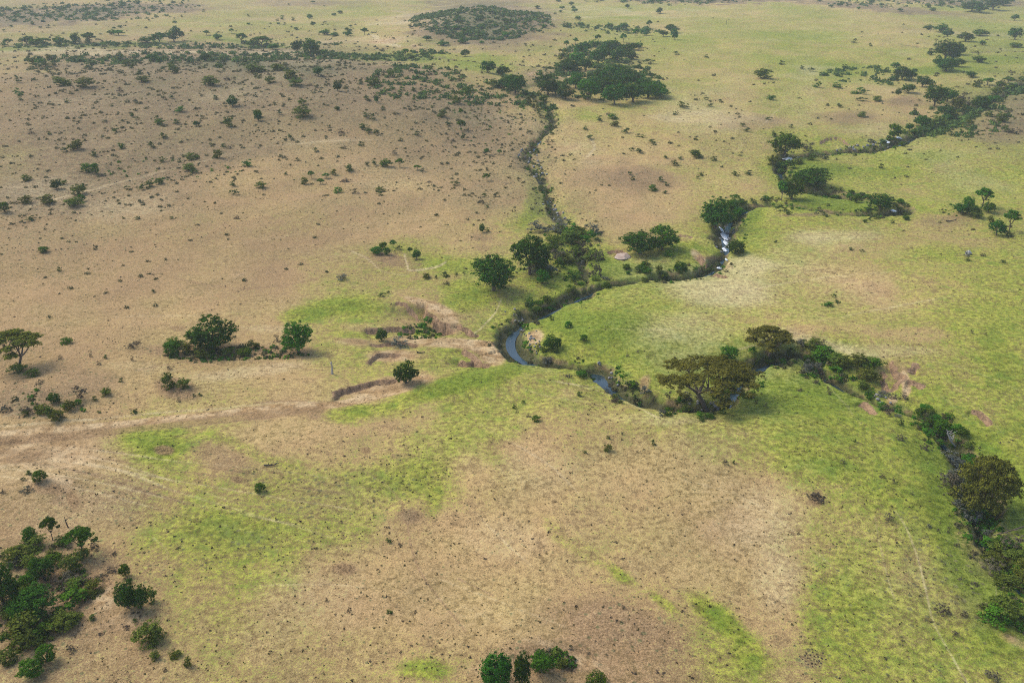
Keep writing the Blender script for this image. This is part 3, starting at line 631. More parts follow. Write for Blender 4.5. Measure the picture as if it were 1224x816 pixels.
# every prototype is 1 unit wide and 1 unit high; it is scaled to its plant
def round_lobes(n, seed, zc=.52, rx=.37, rz=.43, lob=.22):
    r = random.Random(seed); L = [((0, 0, zc), (rx, rx, rz))]
    for i in range(n):
        a = 2 * math.pi * i / n * 2.4 + r.uniform(-.3, .3); e = r.uniform(-.85, .95); q = math.sqrt(max(0, 1 - e * e))
        rr = lob * r.uniform(.55, 1.1)
        L.append(((math.cos(a) * q * (.5 - rr) * r.uniform(.8, 1.08), math.sin(a) * q * (.5 - rr) * r.uniform(.8, 1.08), zc + e * (1 - zc - rr * .8) * .95), (rr, rr, rr * r.uniform(.7, 1))))
    return L
def round_limbs(L, seed, r0=.035, fork=.25):
    r = random.Random(seed); P = [([(0, 0, -.06), (.01, 0, fork * .5), (0, .01, fork)], [r0 * 1.4, r0, r0 * .85])]
    for c, rad in L[1::2]: P.append(limb((0, 0, fork * r.uniform(.6, 1)), (c[0] * .9, c[1] * .9, c[2]), r0 * .6, r0 * .15, rng=r))
    return P
def acacia_lobes(seed, n=26, ztop=.93, spread=.43):
    r = random.Random(seed); L = []
    for i in range(n):
        q = math.sqrt((i + .5) / n) * spread; a = i * 2.399 + r.uniform(-.35, .35)
        rr = r.uniform(.075, .135)
        L.append(((math.cos(a) * q, math.sin(a) * q, ztop - .30 * (q / spread) ** 2 * r.uniform(.6, 1.2) - r.uniform(0, .09)), (rr, rr, rr * .42)))
    return L
def acacia_limbs(L, seed, lean=0, r0=.024):
    r = random.Random(seed); f = Vector((lean * .3, 0, .30)); P = [([(0, 0, -.06), (lean * .15, .01, .15), tuple(f)], [r0 * 1.5, r0, r0 * .9])]
    mains = []
    for k in range(5):
        a = 2 * math.pi * k / 5 + r.uniform(-.3, .3); e = f + Vector((math.cos(a) * .20, math.sin(a) * .20, .30)); mains.append(e); P.append(limb(f, e, r0 * .75, r0 * .4, .07, rng=r))
    for c, rad in L:
        c = Vector(c); e = min(mains, key=lambda m_: (m_ - c).length); P.append(limb(e, c, r0 * .36, r0 * .08, .06, rng=r))
    return P
for s in range(4):
    L = round_lobes(15, 10 + s); hi = s < 2
    proto(f'R{s}', L, round_limbs(L, s), 9500, .019, 'dark', seed=20 + s)
    proto(f'G{s}', round_lobes(13, 30 + s), round_limbs(round_lobes(13, 30 + s), s), 8500, .020, 'green', seed=40 + s)
    L = round_lobes(11, 50 + s, zc=.52, lob=.25)
    proto(f'r{s}', L, round_limbs(L, s, fork=.2), 1500, .046, 'dark', seed=60 + s)
    L = round_lobes(9, 55 + s, zc=.52, lob=.26)
    proto(f'g{s}', L, round_limbs(L, s, fork=.2), 1500, .046, 'green', seed=65 + s)
    L = acacia_lobes(70 + s, 16, .86, .38)
    proto(f'a{s}', L, acacia_limbs(L, s), 1500, .042, 'green', seed=80 + s, shell=.3)
    L = round_lobes(9, 90 + s, zc=.42, rx=.3, rz=.3, lob=.24)
    proto(f'O{s}', L, None, 2600, .030, 'olive', seed=90 + s, shell=.45, split=False)
    proto(f'B{s}', L, None, 2400, .030, 'bright', seed=94 + s, shell=.5, split=False)
    proto(f'S{s}', L, None, 900, .04, 'green', seed=98 + s, shell=.45, split=False)
    proto(f'o{s}', L, None, 500, .050, 'olive', seed=98 + s, shell=.4, split=False)
    L = round_lobes(8, 110 + s, zc=.36, rx=.24, rz=.22, lob=.22)
    proto(f'D{s}', L, None, 1300, .024, 'dry', seed=104 + s, shell=.2, split=False)
    proto(f'Y{s}', L, None, 1500, .028, 'grey', seed=108 + s, shell=.35, split=False)
L = acacia_lobes(200, 46, .94, .45); proto('A0', L, acacia_limbs(L, 3, -.3), 21000, .0110, 'thorn', seed=201, shell=.15, up=.8)
L = acacia_lobes(204, 26, .94, .42); proto('A1', L, acacia_limbs(L, 5, .3), 13000, .017, 'thorn', seed=205, shell=.2, up=.8)
L = acacia_lobes(208, 22, .9, .40) + [((.1, .05, .6), (.2, .2, .1))]; proto('A2', L, acacia_limbs(L, 6, 0), 9000, .017, 'green', seed=209, shell=.3, up=.6)
L = acacia_lobes(212, 40, .95, .42) + round_lobes(14, 213, zc=.5, rx=.30, rz=.36, lob=.2)
proto('A3', L, acacia_limbs(L[:40], 8, .1), 26000, .0125, 'thorn', seed=213, shell=.5, up=.5)
def column_lobes(seed):
    r = random.Random(seed); L = [((0, 0, .42), (.33, .33, .38))]
    for i in range(9):
        a = i * 2.4; q = r.uniform(.14, .26); t = r.uniform(.35, 1); L.append(((math.cos(a) * q, math.sin(a) * q, t * .62), (.17, .17, t * .36)))
    return L
for s in range(3):
    L = column_lobes(300 + s); proto(f'C{s}', L, [([(0, 0, -.05), (0, 0, .5)], [.05, .02])], 9500, .019, 'dark', seed=301 + s, shell=.7)
for s in range(2):
    L = round_lobes(12, 320 + s, zc=.5, rx=.36, rz=.4, lob=.2); proto(f'K{s}', L, round_limbs(L, s, fork=.12), 9500, .019, 'green' if s else 'dark', seed=321 + s, shell=.75)

# ------------------------------------------------------------------ what stands where: x, y (ground contact), width, height in photo pixels, kind
# capital letters: finely built (near); small: the lighter build for far ones.  R/r dark round, G/g green round, A/a flat acacia, K ball, C column, O/o olive, B bright, S green shrub, D dry, Y grey
T = {}
T['hand'] = [
 (253,419,56,47,'R0','large round dark green tree with dense crown on the left bank of the dry gully','tree'),
 (22,440,62,54,'A1','flat-topped thorn tree cut by the left edge of the view, trunk forked low','acacia'),
 (355,422,36,42,'G1','ragged upright green tree standing right of the large round dark tree','tree'),
 (485,459,30,32,'K0','compact ball-shaped green tree beside the red earth scarp and dirt track','tree'),
 (590,350,52,50,'R1','big spreading green tree with visible trunk, left of the stream bend','tree'),
 (633,330,46,52,'R2','tall dark tree with lumpy crown right behind the big spreading tree','tree'),
 (766,306,46,32,'R3','left and larger of two joined dark trees above the pinkish boulder','tree'),
 (792,300,38,34,'G2','right one of two joined dark trees above the pinkish boulder','tree'),
 (856,277,40,41,'R0','tall round dark tree on the bank above the white rapids','tree'),
 (880,304,22,19,'K0','round dark bush-like tree on the right bank below the white rapids','tree'),
 (938,193,36,31,'G0','dark leafy tree above the white waterfall pool','tree'),
 (947,239,30,30,'G3','tree with layered crown and bare trunk at the left end of the meander','tree'),
 (968,230,46,28,'R1','wide dark tree touching the layered tree at the meander','tree'),
 (934,240,14,26,'a1','thin pale-trunked tree left of the layered tree at the meander','tree'),
 (1052,259,25,24,'K0','round dark tree beside the bright pool at the meander tip','tree'),
 (1174,248,25,27,'A2','flat-topped acacia rising over the thicket on the right knoll','acacia'),
 (1206,277,23,30,'A2','rightmost flat-topped acacia on the right knoll','acacia'),
 (1192,282,20,20,'R2','dark leaning bush-like tree below the rightmost acacia','tree'),
 (844,488,118,76,'A0','huge umbrella acacia with wide olive crown over the stream','acacia'),
 (917,430,58,44,'A1','medium umbrella acacia with olive crown upstream of the huge one','acacia'),
 (1170,622,72,88,'A3','massive dark olive acacia overhanging the stream at the right edge','acacia'),
 (1158,622,44,36,'Y0','large grey leafless-looking shrub under the left side of the massive acacia','shrub'),
 (1230,700,44,40,'A3','olive acacia crown cut by the right edge below the massive one','acacia'),
 (100,664,38,44,'A2','upright green acacia at the top right of the bottom left thicket','acacia'),
 (63,645,22,34,'A2','small slim acacia behind the bottom left thicket','acacia'),
 (50,694,30,32,'R2','round dark tree in the middle of the bottom left thicket','tree'),
 (2,728,44,66,'R1','tall dark tree cut by the left edge in the bottom left thicket','tree'),
 (36,648,18,22,'G3','small bright round tree at the back of the bottom left thicket','tree'),
 (36,742,54,44,'R3','broad dark tree at the front of the bottom left thicket','tree'),
 (34,706,24,24,'G1','green tree between the round dark and the broad dark ones','tree'),
 (80,690,30,26,'O1','olive bush right of the round dark tree in the bottom left thicket','bush'),
 (95,672,20,16,'O2','olive bush under the upright acacia in the bottom left thicket','bush'),
 (24,780,56,42,'O0','large yellow-olive bush at the foot of the bottom left thicket','bush'),
 (6,796,26,20,'O3','olive bush at the left edge under the large yellow-olive bush','bush'),
 (54,793,26,25,'K1','right one of two bright green trees below the bottom left thicket','tree'),
 (36,810,30,26,'G1','left one of two bright green trees below the bottom left thicket','tree'),
 (152,729,30,46,'C0','dark pointed tree standing alone right of the bottom left thicket','tree'),
 (168,729,22,34,'C1','lower dark crown joined to the right side of the pointed tree','tree'),
 (150,690,14,18,'K1','small upright green tree just behind the dark pointed tree','tree'),
 (180,722,14,20,'O2','yellowish bush at the right foot of the dark pointed tree','bush'),
 (174,778,40,30,'O1','rounded olive bush below the dark pointed tree','bush'),
 (592,822,42,54,'C2','tallest and leftmost of the three dark columnar trees at the bottom edge','tree'),
 (624,824,25,48,'C1','middle one of the three dark columnar trees at the bottom edge','tree'),
 (647,806,28,30,'G0','right and shortest of the three dark trees at the bottom edge','tree'),
 (715,826,26,20,'B1','bright yellow-green bush cut by the bottom edge','bush'),
 (660,418,22,20,'K0','dark round bush on the point bar right of the stream pool','bush'),
 (872,432,24,20,'K1','bright round green bush between the two umbrella acacias','bush'),
 (1125,520,22,20,'K1','bright round green bush in the stream thicket above the massive acacia','bush'),
 (713,332,22,34,'D1','bare grey-twigged small tree standing in the stream thicket','dead tree'),
 (310,588,14,12,'K1','small dark bush alone on the green slope left of centre','bush'),
 (46,576,18,15,'K1','round green bush on the reddish mound near the left edge','bush'),
 (200,466,18,20,'B0','yellow-green bush on the left of the brown earth mound','bush'),
 (218,466,17,13,'O2','dark olive bush on the right of the brown earth mound','bush'),
 (64,482,15,15,'K0','small dark round bush in the left scrub above the track','bush'),
 (456,408,14,18,'K0','small dark ball bush in front of the grassy scarp hollow','bush'),
 (476,416,26,13,'Y1','grey sprawling shrub right of the small dark ball bush','shrub'),
 (506,392,20,15,'S0','green bush in the grassy scarp hollow','bush'),
 (978,602,26,17,'D0','dark dry shrub alone on the slope right of centre','shrub'),
 (371,68,18,20,'G0','rounder and taller of two lone trees in the far left valley','tree'),
 (355,63,13,13,'R1','smaller dark tree beside the tall lone one in the far left valley','tree'),
]
# plants listed by stretch of ground: landmark phrase used in their labels, then x y w h kind
def P(s): 
    out = []
    for e in s.replace('\n', ' ').split(','):
        q = e.split()
        if len(q) == 5: out.append((float(q[0]), float(q[1]), float(q[2]), float(q[3]), q[4]))
    return out
LIST = P("""10 55 11 9 a,31 53 14 9 r,42 56 14 10 g,53 54 16 9 a,70 54 12 9 g,90 53 11 11 r,107 51 18 13 a,142 43 17 7 a,133 42 8 6 g,175 51 16 7 g,190 51 14 11 r,207 50 17 15 r,218 49 7 12 a,247 42 9 6 a,
260 48 9 7 g,277 40 6 6 a,289 52 14 13 a,313 56 24 14 a,303 56 14 8 g,326 60 12 8 g,379 67 9 8 g,318 69 6 5 r,245 74 13 9 R,183 75 10 9 R,191 77 7 7 r,278 128 12 13 R,308 141 10 10 R,272 153 13 13 O,235 151 8 7 R,
210 149 12 6 S,190 150 12 7 B,103 207 15 11 B,114 208 10 13 K1,88 181 19 13 O,75 183 8 7 S,144 179 10 8 S,181 178 9 8 S,195 194 10 7 K1,228 192 16 9 O,225 205 18 9 O,259 190 13 11 O,273 178 8 6 D,295 200 14 9 S,
158 140 5 5 R,212 135 15 6 S,36 161 10 7 D,70 104 26 10 O,98 106 24 12 O,20 99 9 8 S,21 115 11 9 S,142 111 11 6 D,250 103 24 10 O,46 78 11 7 S,205 88 15 11 O,261 85 9 9 S,165 92 9 8 O,170 99 17 7 O,
305 88 24 10 O,330 86 20 9 O,345 95 22 10 O,352 104 20 9 O,322 100 14 8 O,380 91 11 10 R,403 109 10 12 R,445 104 18 10 B,361 127 14 8 S,403 132 6 5 R,450 123 5 8 r,468 93 11 9 O,308 145 10 11 R,360 143 24 14 O,
334 138 7 6 S,445 144 10 7 S,434 155 13 5 S,417 206 11 9 O,460 200 16 10 B,478 200 10 12 a,447 198 8 8 B,499 203 9 7 a,372 213 8 10 a,383 220 9 8 a,363 221 10 9 O,390 213 9 7 a,412 218 16 6 D,485 66 10 8 a,492 72 17 6 o,
510 49 9 6 r,388 42 11 6 g,400 44 9 5 g,415 43 10 6 g,436 42 10 9 a,374 31 6 5 g,370 23 6 6 g,350 25 6 4 o,583 87 18 13 R,601 92 14 12 R,603 107 15 13 R,616 112 24 21 R,590 105 14 10 O,556 68 10 8 R,553 52 12 6 g,
530 55 12 6 g,558 115 10 11 S,545 125 14 14 o,551 139 6 10 a,528 141 12 10 O,551 156 11 14 a,553 168 9 8 o,582 185 8 9 a,582 216 8 10 a,597 185 6 7 a,788 17 7 7 r,750 10 5 5 g,776 34 7 10 a,760 45 8 11 a,745 51 9 11 a,
803 40 13 10 r,806 48 8 12 r,793 44 9 7 r,745 35 12 7 r,728 33 9 5 g,715 51 8 10 a,677 57 7 9 a,688 53 7 8 a,771 43 10 9 g,680 87 22 15 R,676 74 20 14 o,697 67 16 15 r,700 86 14 15 R,715 78 18 18 R,712 57 10 8 g,
728 64 16 14 R,738 74 16 14 R,752 71 16 11 R,735 57 10 9 g,758 60 12 8 r,764 58 8 7 g,748 66 16 12 r,722 72 18 14 r,690 76 16 14 g,655 114 24 23 R,650 99 11 9 a,688 106 17 18 G,676 119 18 16 R,664 113 14 12 G,703 120 24 24 G,
718 97 16 14 R,725 114 22 20 R,738 92 16 14 R,735 126 26 24 R,745 107 24 22 R,760 102 16 14 R,757 123 26 22 R,775 118 24 19 G,765 98 12 10 a,785 115 22 16 G,791 118 16 12 G,728 100 20 18 R,712 110 18 18 R,748 96 16 14 R,
770 108 18 14 R,650 123 11 9 G,633 126 10 10 O,640 130 12 9 o,809 66 9 4 S,845 70 8 4 S,777 77 14 5 S,765 77 8 4 o,733 143 14 6 B,717 146 10 7 S,735 152 11 7 O,748 160 13 5 S,763 164 7 4 S,769 165 7 4 o,780 171 9 4 S,
796 190 7 4 o,833 190 20 9 B,853 193 10 6 S,814 191 8 4 o,808 199 13 5 B,817 130 16 5 o,808 138 8 4 S,845 120 7 4 S,849 128 8 4 B,880 211 11 6 S,895 210 11 6 O,888 152 9 5 o,893 158 10 5 S,862 123 8 4 o,832 168 7 4 S,
755 181 7 5 o,765 184 12 5 O,782 174 7 4 o,700 156 8 5 o,706 167 10 6 o,795 232 8 4 S,781 229 12 8 B,756 216 7 5 o,753 210 7 5 S,790 218 9 6 S,797 223 8 5 O,838 211 9 5 S,834 214 5 4 S,915 95 26 8 B,935 78 9 5 S,977 105 12 7 S,
1002 106 14 7 S,1029 113 20 8 S,1022 52 8 5 o,922 120 13 6 B,920 144 9 4 S,927 164 11 6 S,946 153 6 4 S,1012 82 10 4 o,1032 122 12 5 O,1051 122 14 6 O,1032 141 12 7 O,959 83 7 4 S,970 86 9 5 o,1005 129 10 4 o,1041 56 6 4 S,
1131 72 27 22 R,1148 66 11 12 R,1132 86 22 16 R,1122 79 12 11 R,1146 80 14 9 R,1140 73 14 12 R,1112 66 7 5 r,1161 93 12 7 R,1171 75 14 7 g,1175 54 7 5 r,1155 50 18 10 R,1172 43 16 8 g,1133 44 12 9 R,1125 39 14 9 g,1110 36 12 5 g,
1214 48 16 13 R,1214 57 12 6 g,1163 14 20 11 R,1172 16 16 11 r,1188 12 20 13 R,1200 8 12 9 r,1213 25 8 7 r,1079 96 18 15 R,1090 95 10 10 R,1070 81 10 6 r,1103 104 15 12 R,1112 104 10 8 G,1086 112 15 11 G,1074 114 8 8 R,1118 128 24 24 R,
1133 122 18 16 G,1130 140 22 14 R,1173 132 18 15 R,1152 122 22 14 D,1162 132 18 12 D,1146 132 20 14 O,1180 102 15 10 a,1195 107 11 10 a,1205 100 14 9 a,1192 117 14 11 O,1170 104 12 9 O,1102 152 20 14 R,1087 157 10 10 R,1069 166 17 19 G,
1110 158 16 10 O,1125 152 20 9 O,1140 146 18 9 O,1200 147 16 11 O,1212 160 20 9 D,1096 166 9 5 D,1184 140 14 8 o,1054 202 8 6 S,1022 187 7 5 O,67 226 12 13 K0,91 234 19 13 O,97 241 10 9 K1,5 254 14 13 K1,28 244 17 10 O,55 245 22 12 O,
85 249 22 12 O,30 217 12 8 O,190 221 11 8 B,168 228 10 7 O,178 224 11 8 O,278 223 9 7 K1,311 226 13 8 O,51 302 13 8 K1,70 325 7 6 O,34 265 12 5 S,205 262 6 4 K1,282 262 11 4 D,147 262 5 3 S,163 263 8 3 S,77 412 16 7 B,207 416 24 13 O,
155 418 20 9 D,165 411 9 4 D,302 418 16 12 O,205 425 22 19 K1,222 424 18 14 O,240 430 20 14 O,270 426 20 12 O,290 427 20 12 B,345 416 12 12 B,330 410 12 10 D,450 304 15 11 G,458 298 9 10 G,462 305 9 10 K1,470 296 8 11 a,478 299 6 6 O,
490 304 7 10 a,498 310 10 14 K0,409 336 15 6 Y,457 355 10 6 O,464 351 5 4 O,576 278 7 12 K0,582 278 7 6 S,510 334 11 7 O,521 333 5 4 O,532 332 12 6 O,545 329 5 4 O,555 328 4 4 O,183 350 6 4 S,575 244 12 10 D,582 249 6 5 S,
579 236 6 6 O,454 230 13 6 O,505 205 6 4 S,660 305 28 26 O,680 292 30 18 O,700 308 20 16 D,668 322 16 14 S,648 340 18 20 G,690 284 22 12 O,655 330 18 14 K1,670 280 14 10 O,800 308 13 9 B,814 325 16 14 K0,643 374 13 8 K1,659 383 7 7 K1,
679 392 10 9 K1,698 408 10 9 K1,696 451 15 10 K1,680 452 12 8 D,693 474 9 7 O,641 505 11 9 B,632 499 8 6 D,615 489 7 6 O,618 494 6 5 D,625 483 6 5 O,727 541 11 10 O,781 533 7 7 O,727 525 6 5 O,867 556 9 9 D,877 555 5 5 O,744 520 6 4 D,
699 542 5 4 O,762 422 6 4 D,751 427 7 5 D,762 541 4 3 D,958 468 10 6 D,992 472 10 6 D,916 487 7 6 D,905 482 7 5 D,1076 508 9 8 K1,1078 527 16 11 D,1106 538 14 12 D,1112 518 10 8 D,1009 555 9 7 D,1056 572 10 7 D,1069 578 7 9 D,
1022 528 5 4 K1,1091 592 5 5 D,1064 624 15 10 D,1112 631 7 7 Y,1122 636 5 5 D,1134 637 5 5 D,1144 654 8 7 D,1163 668 12 15 D,1149 694 8 8 D,1167 701 11 8 D,1130 738 22 16 D,1154 739 12 9 D,1173 727 10 8 D,1144 762 12 8 D,1118 668 5 4 D,
1130 676 6 5 D,1126 672 5 4 D,1190 816 24 16 D,955 639 6 5 D,417 732 8 7 D,390 719 6 5 D,465 734 9 4 O,464 649 8 6 O,478 653 8 6 D,352 706 4 3 D,745 728 7 5 D,184 790 13 11 O,208 788 16 10 O,224 798 11 12 O,197 803 8 6 D,
30 497 18 14 D,50 497 18 12 O,65 505 20 14 O,80 492 18 14 O,93 480 22 18 D,93 484 10 8 K1,44 492 10 8 B,30 498 10 8 O,125 474 14 10 O,112 480 9 6 O,144 457 7 6 O,160 494 10 6 K1,118 493 6 3 K1,232 474 5 4 K1,239 473 6 4 K1,
213 481 8 6 D,201 443 9 6 D,158 432 6 6 D,117 437 9 7 D,108 427 6 9 D,72 430 6 7 D,125 429 7 5 O,5 495 18 16 D,35 452 20 12 O,18 447 22 12 O,45 460 14 10 D,58 497 12 10 B,34 567 9 7 K1,27 575 6 5 S,30 590 20 12 D,2 590 8 8 D,
130 687 18 9 D,118 695 20 14 D,100 700 18 12 D,110 660 18 14 D,60 668 16 12 O,20 668 16 12 O,72 655 20 14 O,85 780 14 10 D,120 760 10 6 D,150 753 12 6 D,108 743 12 6 O,135 665 10 6 D,56 745 14 8 D,160 745 8 5 O,
1150 256 18 14 R2,1158 250 14 16 G0,1164 258 16 14 R1,1182 254 16 14 G3,1170 262 16 10 O,1146 252 12 8 D,1186 268 10 10 O,1208 283 12 7 O,1157 307 10 7 Y,1162 399 5 5 D,1179 401 5 4 D,996 355 7 5 K1,990 367 14 7 S,1002 363 9 5 S,
1018 299 7 4 K1,1030 301 6 4 K1,927 290 6 3 K1,1180 240 8 6 O,606 332 14 10 O,1200 315 8 4 S,1158 313 8 4 S,662 790 18 10 O,655 787 20 8 D,673 800 16 12 O,683 803 12 8 D,683 777 9 5 D,703 782 6 4 D,725 783 5 3 D,
1206 664 24 16 O,1218 740 22 14 D,1200 700 20 14 O,868 257 16 14 S,882 262 14 16 G,878 240 12 9 a,876 254 16 16 G,925 200 16 12 O,968 186 22 9 D,945 203 18 12 S,1016 239 10 8 K1,1024 242 12 10 K1,1000 237 12 8 K1,735 450 0 0 D""")
# thickets along the water: start, end (share of the stream line), count, kinds, size px
for k, (a, b_), n, kinds, sz in [
 (0,(.0,.10),22,'GODr',12),(0,(.10,.15),8,'YOD',9),(0,(.155,.2),9,'GOS',10),(0,(.2,.255),34,'GSDS',7),(0,(.255,.35),44,'GSDOS',8),(0,(.35,.39),8,'SOGD',12),(0,(.39,.43),6,'SOD',9),(0,(.43,.53),46,'SOBYOG',10),(0,(.53,.59),8,'OSY',11),
 (0,(.59,.66),32,'OYDSSD',13),(0,(.66,.72),26,'SOYD',13),(0,(.72,.80),22,'SOYDS',13),(0,(.80,.86),28,'SYODS',13),(0,(.865,.93),34,'SODSG',16),(0,(.93,.99),18,'SYDO',19),
 (1,(.06,.5),16,'DOSDS',7),(1,(.5,.98),26,'OBYDO',8)]:
    L = smooth_line([q[:2] for q in STREAMS[k]], 6); m = len(L) - 1
    for _ in range(n):
        t = random.uniform(a, b_) * m; i = int(t); p = L[i] + (L[min(i + 1, m)] - L[i]) * (t - i)
        side = random.choice((-1, 1, 1.3, -1.2)); e = max(.12, (p[1] + 80) / 560)
        q = p + np.array([random.gauss(0, 5), side * random.uniform(3, 12)]) * e
        s_ = sz * random.uniform(.6, 1.35)
        if k == 0 and (.585 < t / m < .64 or any(abs(q[0] - a0) < a1 and abs(q[1] - b0) < b1 for a0, a1, b0, b1 in ((616, 14, 392, 24), (722, 14, 452, 18), (866, 8, 284, 16), (856, 16, 486, 5), (1054, 8, 481, 5))) and random.random() < .85): continue
        LIST.append((q[0], q[1] + s_ * .2, s_, s_ * random.uniform(.55, .8), random.choice(kinds)))
# scattered bushes over the far slopes, each one a plant of its own
def scatter(n, x0, x1, y0, y1, kinds, s0, s1, cond=None):
    k = 0
    while k < n:
        x, y = random.uniform(x0, x1), random.uniform(y0, y1)
        if cond and not cond(x, y): continue
        s_ = random.uniform(s0, s1) * (.75 + y / 500); LIST.append((x, y, s_ * 1.3, s_ * .8, random.choice(kinds))); k += 1
scatter(60, 30, 400, 68, 88, 'OOoS', 5, 10, lambda x, y: math.sin(x * .05) + math.sin(x * .13 + 1) > -.3)
scatter(44, 470, 665, 8, 56, 'oggo', 4, 8, lambda x, y: abs(x - 572) / 92 + abs(y - 34) / 24 < 1.05)
scatter(50, 0, 420, 4, 40, 'ogga', 3, 6)
scatter(20, 700, 900, 0, 4, 'og', 4, 7); scatter(26, 980, 1210, 0, 14, 'ogg', 4, 7)
scatter(18, 640, 700, 2, 34, 'og', 4, 7)
scatter(60, 20, 560, 90, 240, 'oooSD', 4, 8)
scatter(18, 0, 108, 650, 770, 'OODDSO', 9, 15, lambda x, y: ((x - 40) / 66) ** 2 + ((y - 712) / 62) ** 2 < 1)
scatter(16, 630, 712, 272, 336, 'OSDOY', 10, 18)
scatter(9, 1120, 1200, 560, 650, 'ODSYD', 12, 20, lambda x, y: x > 1100 + (y - 500) * .45)
scatter(12, 1190, 1224, 650, 760, 'OSDO', 10, 16)
scatter(12, 960, 1060, 415, 460, 'ODS', 8, 14, lambda x, y: abs(y - (418 + (x - 960) * .42)) < 10)
scatter(20, 1130, 1224, 100, 165, 'ooD', 5, 9)

LAND = [(253,400,'large round dark tree'),(22,430,'left edge thorn tree'),(485,445,'ball-shaped tree'),(590,330,'big spreading tree'),(780,290,'twin dark trees'),(867,285,'white rapids'),
 (940,190,'waterfall pool'),(1066,256,'bright meander pool'),(1175,250,'right knoll acacia'),(845,450,'huge umbrella acacia'),(917,405,'medium umbrella acacia'),(1178,590,'massive right acacia'),
 (50,700,'bottom left thicket'),(155,710,'lone pointed tree'),(605,800,'bottom edge trees'),(400,437,'standing dead stump'),(618,400,'blue stream pool'),(520,370,'sandy erosion scar'),
 (200,460,'brown earth mound'),(730,100,'far dark grove'),(1130,70,'upper right grove'),(1118,125,'right streamside grove'),(371,55,'tall lone valley tree'),(575,30,'dark far hill'),
 (200,48,'far left tree row'),(280,125,'lone dark hillside tree'),(100,205,'pair of bright hillside bushes'),(445,102,'bright crest bush'),(630,190,'rocky dry gully'),(720,440,'dark stream elbow'),
 (1055,485,'muddy cattle ford'),(972,787,'pitted bare patch'),(978,600,'lone dry shrub'),(310,585,'lone slope bush'),(60,490,'left scrub mound'),(480,300,'ringed hollow'),(915,93,'pale open plain'),
 (780,180,'low bushy swell'),(1160,10,'top right copse'),(60,20,'top left slope'),(360,140,'middle hillside bushes'),(70,100,'left hilltop bushes'),(550,140,'gully head slope'),(660,300,'confluence thicket'),
 (740,30,'row of far trees'),(460,200,'small hillside acacias'),(830,190,'bright swell bush'),(1029,112,'right plain bushes'),(1150,735,'lower right dark shrubs'),(400,45,'far green band'),(1215,48,'right edge far tree')]
ORD = ['nearest','second nearest','third nearest','fourth nearest','fifth nearest','sixth nearest','seventh nearest','eighth nearest','ninth nearest','tenth nearest']
KIND = {'R': ('broadleaf_tree','dark green round tree','tree'),'r': ('broadleaf_tree','distant dark round tree','tree'),'G': ('broadleaf_tree','mid green leafy tree','tree'),'g': ('broadleaf_tree','distant green tree','tree'),
 'A': ('acacia_tree','flat-topped acacia','acacia'),'a': ('acacia_tree','small flat-topped acacia','acacia'),'K': ('bush','dense green ball-shaped bush','bush'),'C': ('columnar_tree','dark columnar tree','tree'),
 'O': ('bush','olive green bush','bush'),'o': ('bush','tiny olive bush','bush'),'B': ('bush','bright yellow-green bush','bush'),'S': ('bush','green low bush','bush'),'D': ('dry_shrub','dry brown shrub','shrub'),'Y': ('dry_shrub','grey-leaved shrub','shrub')}
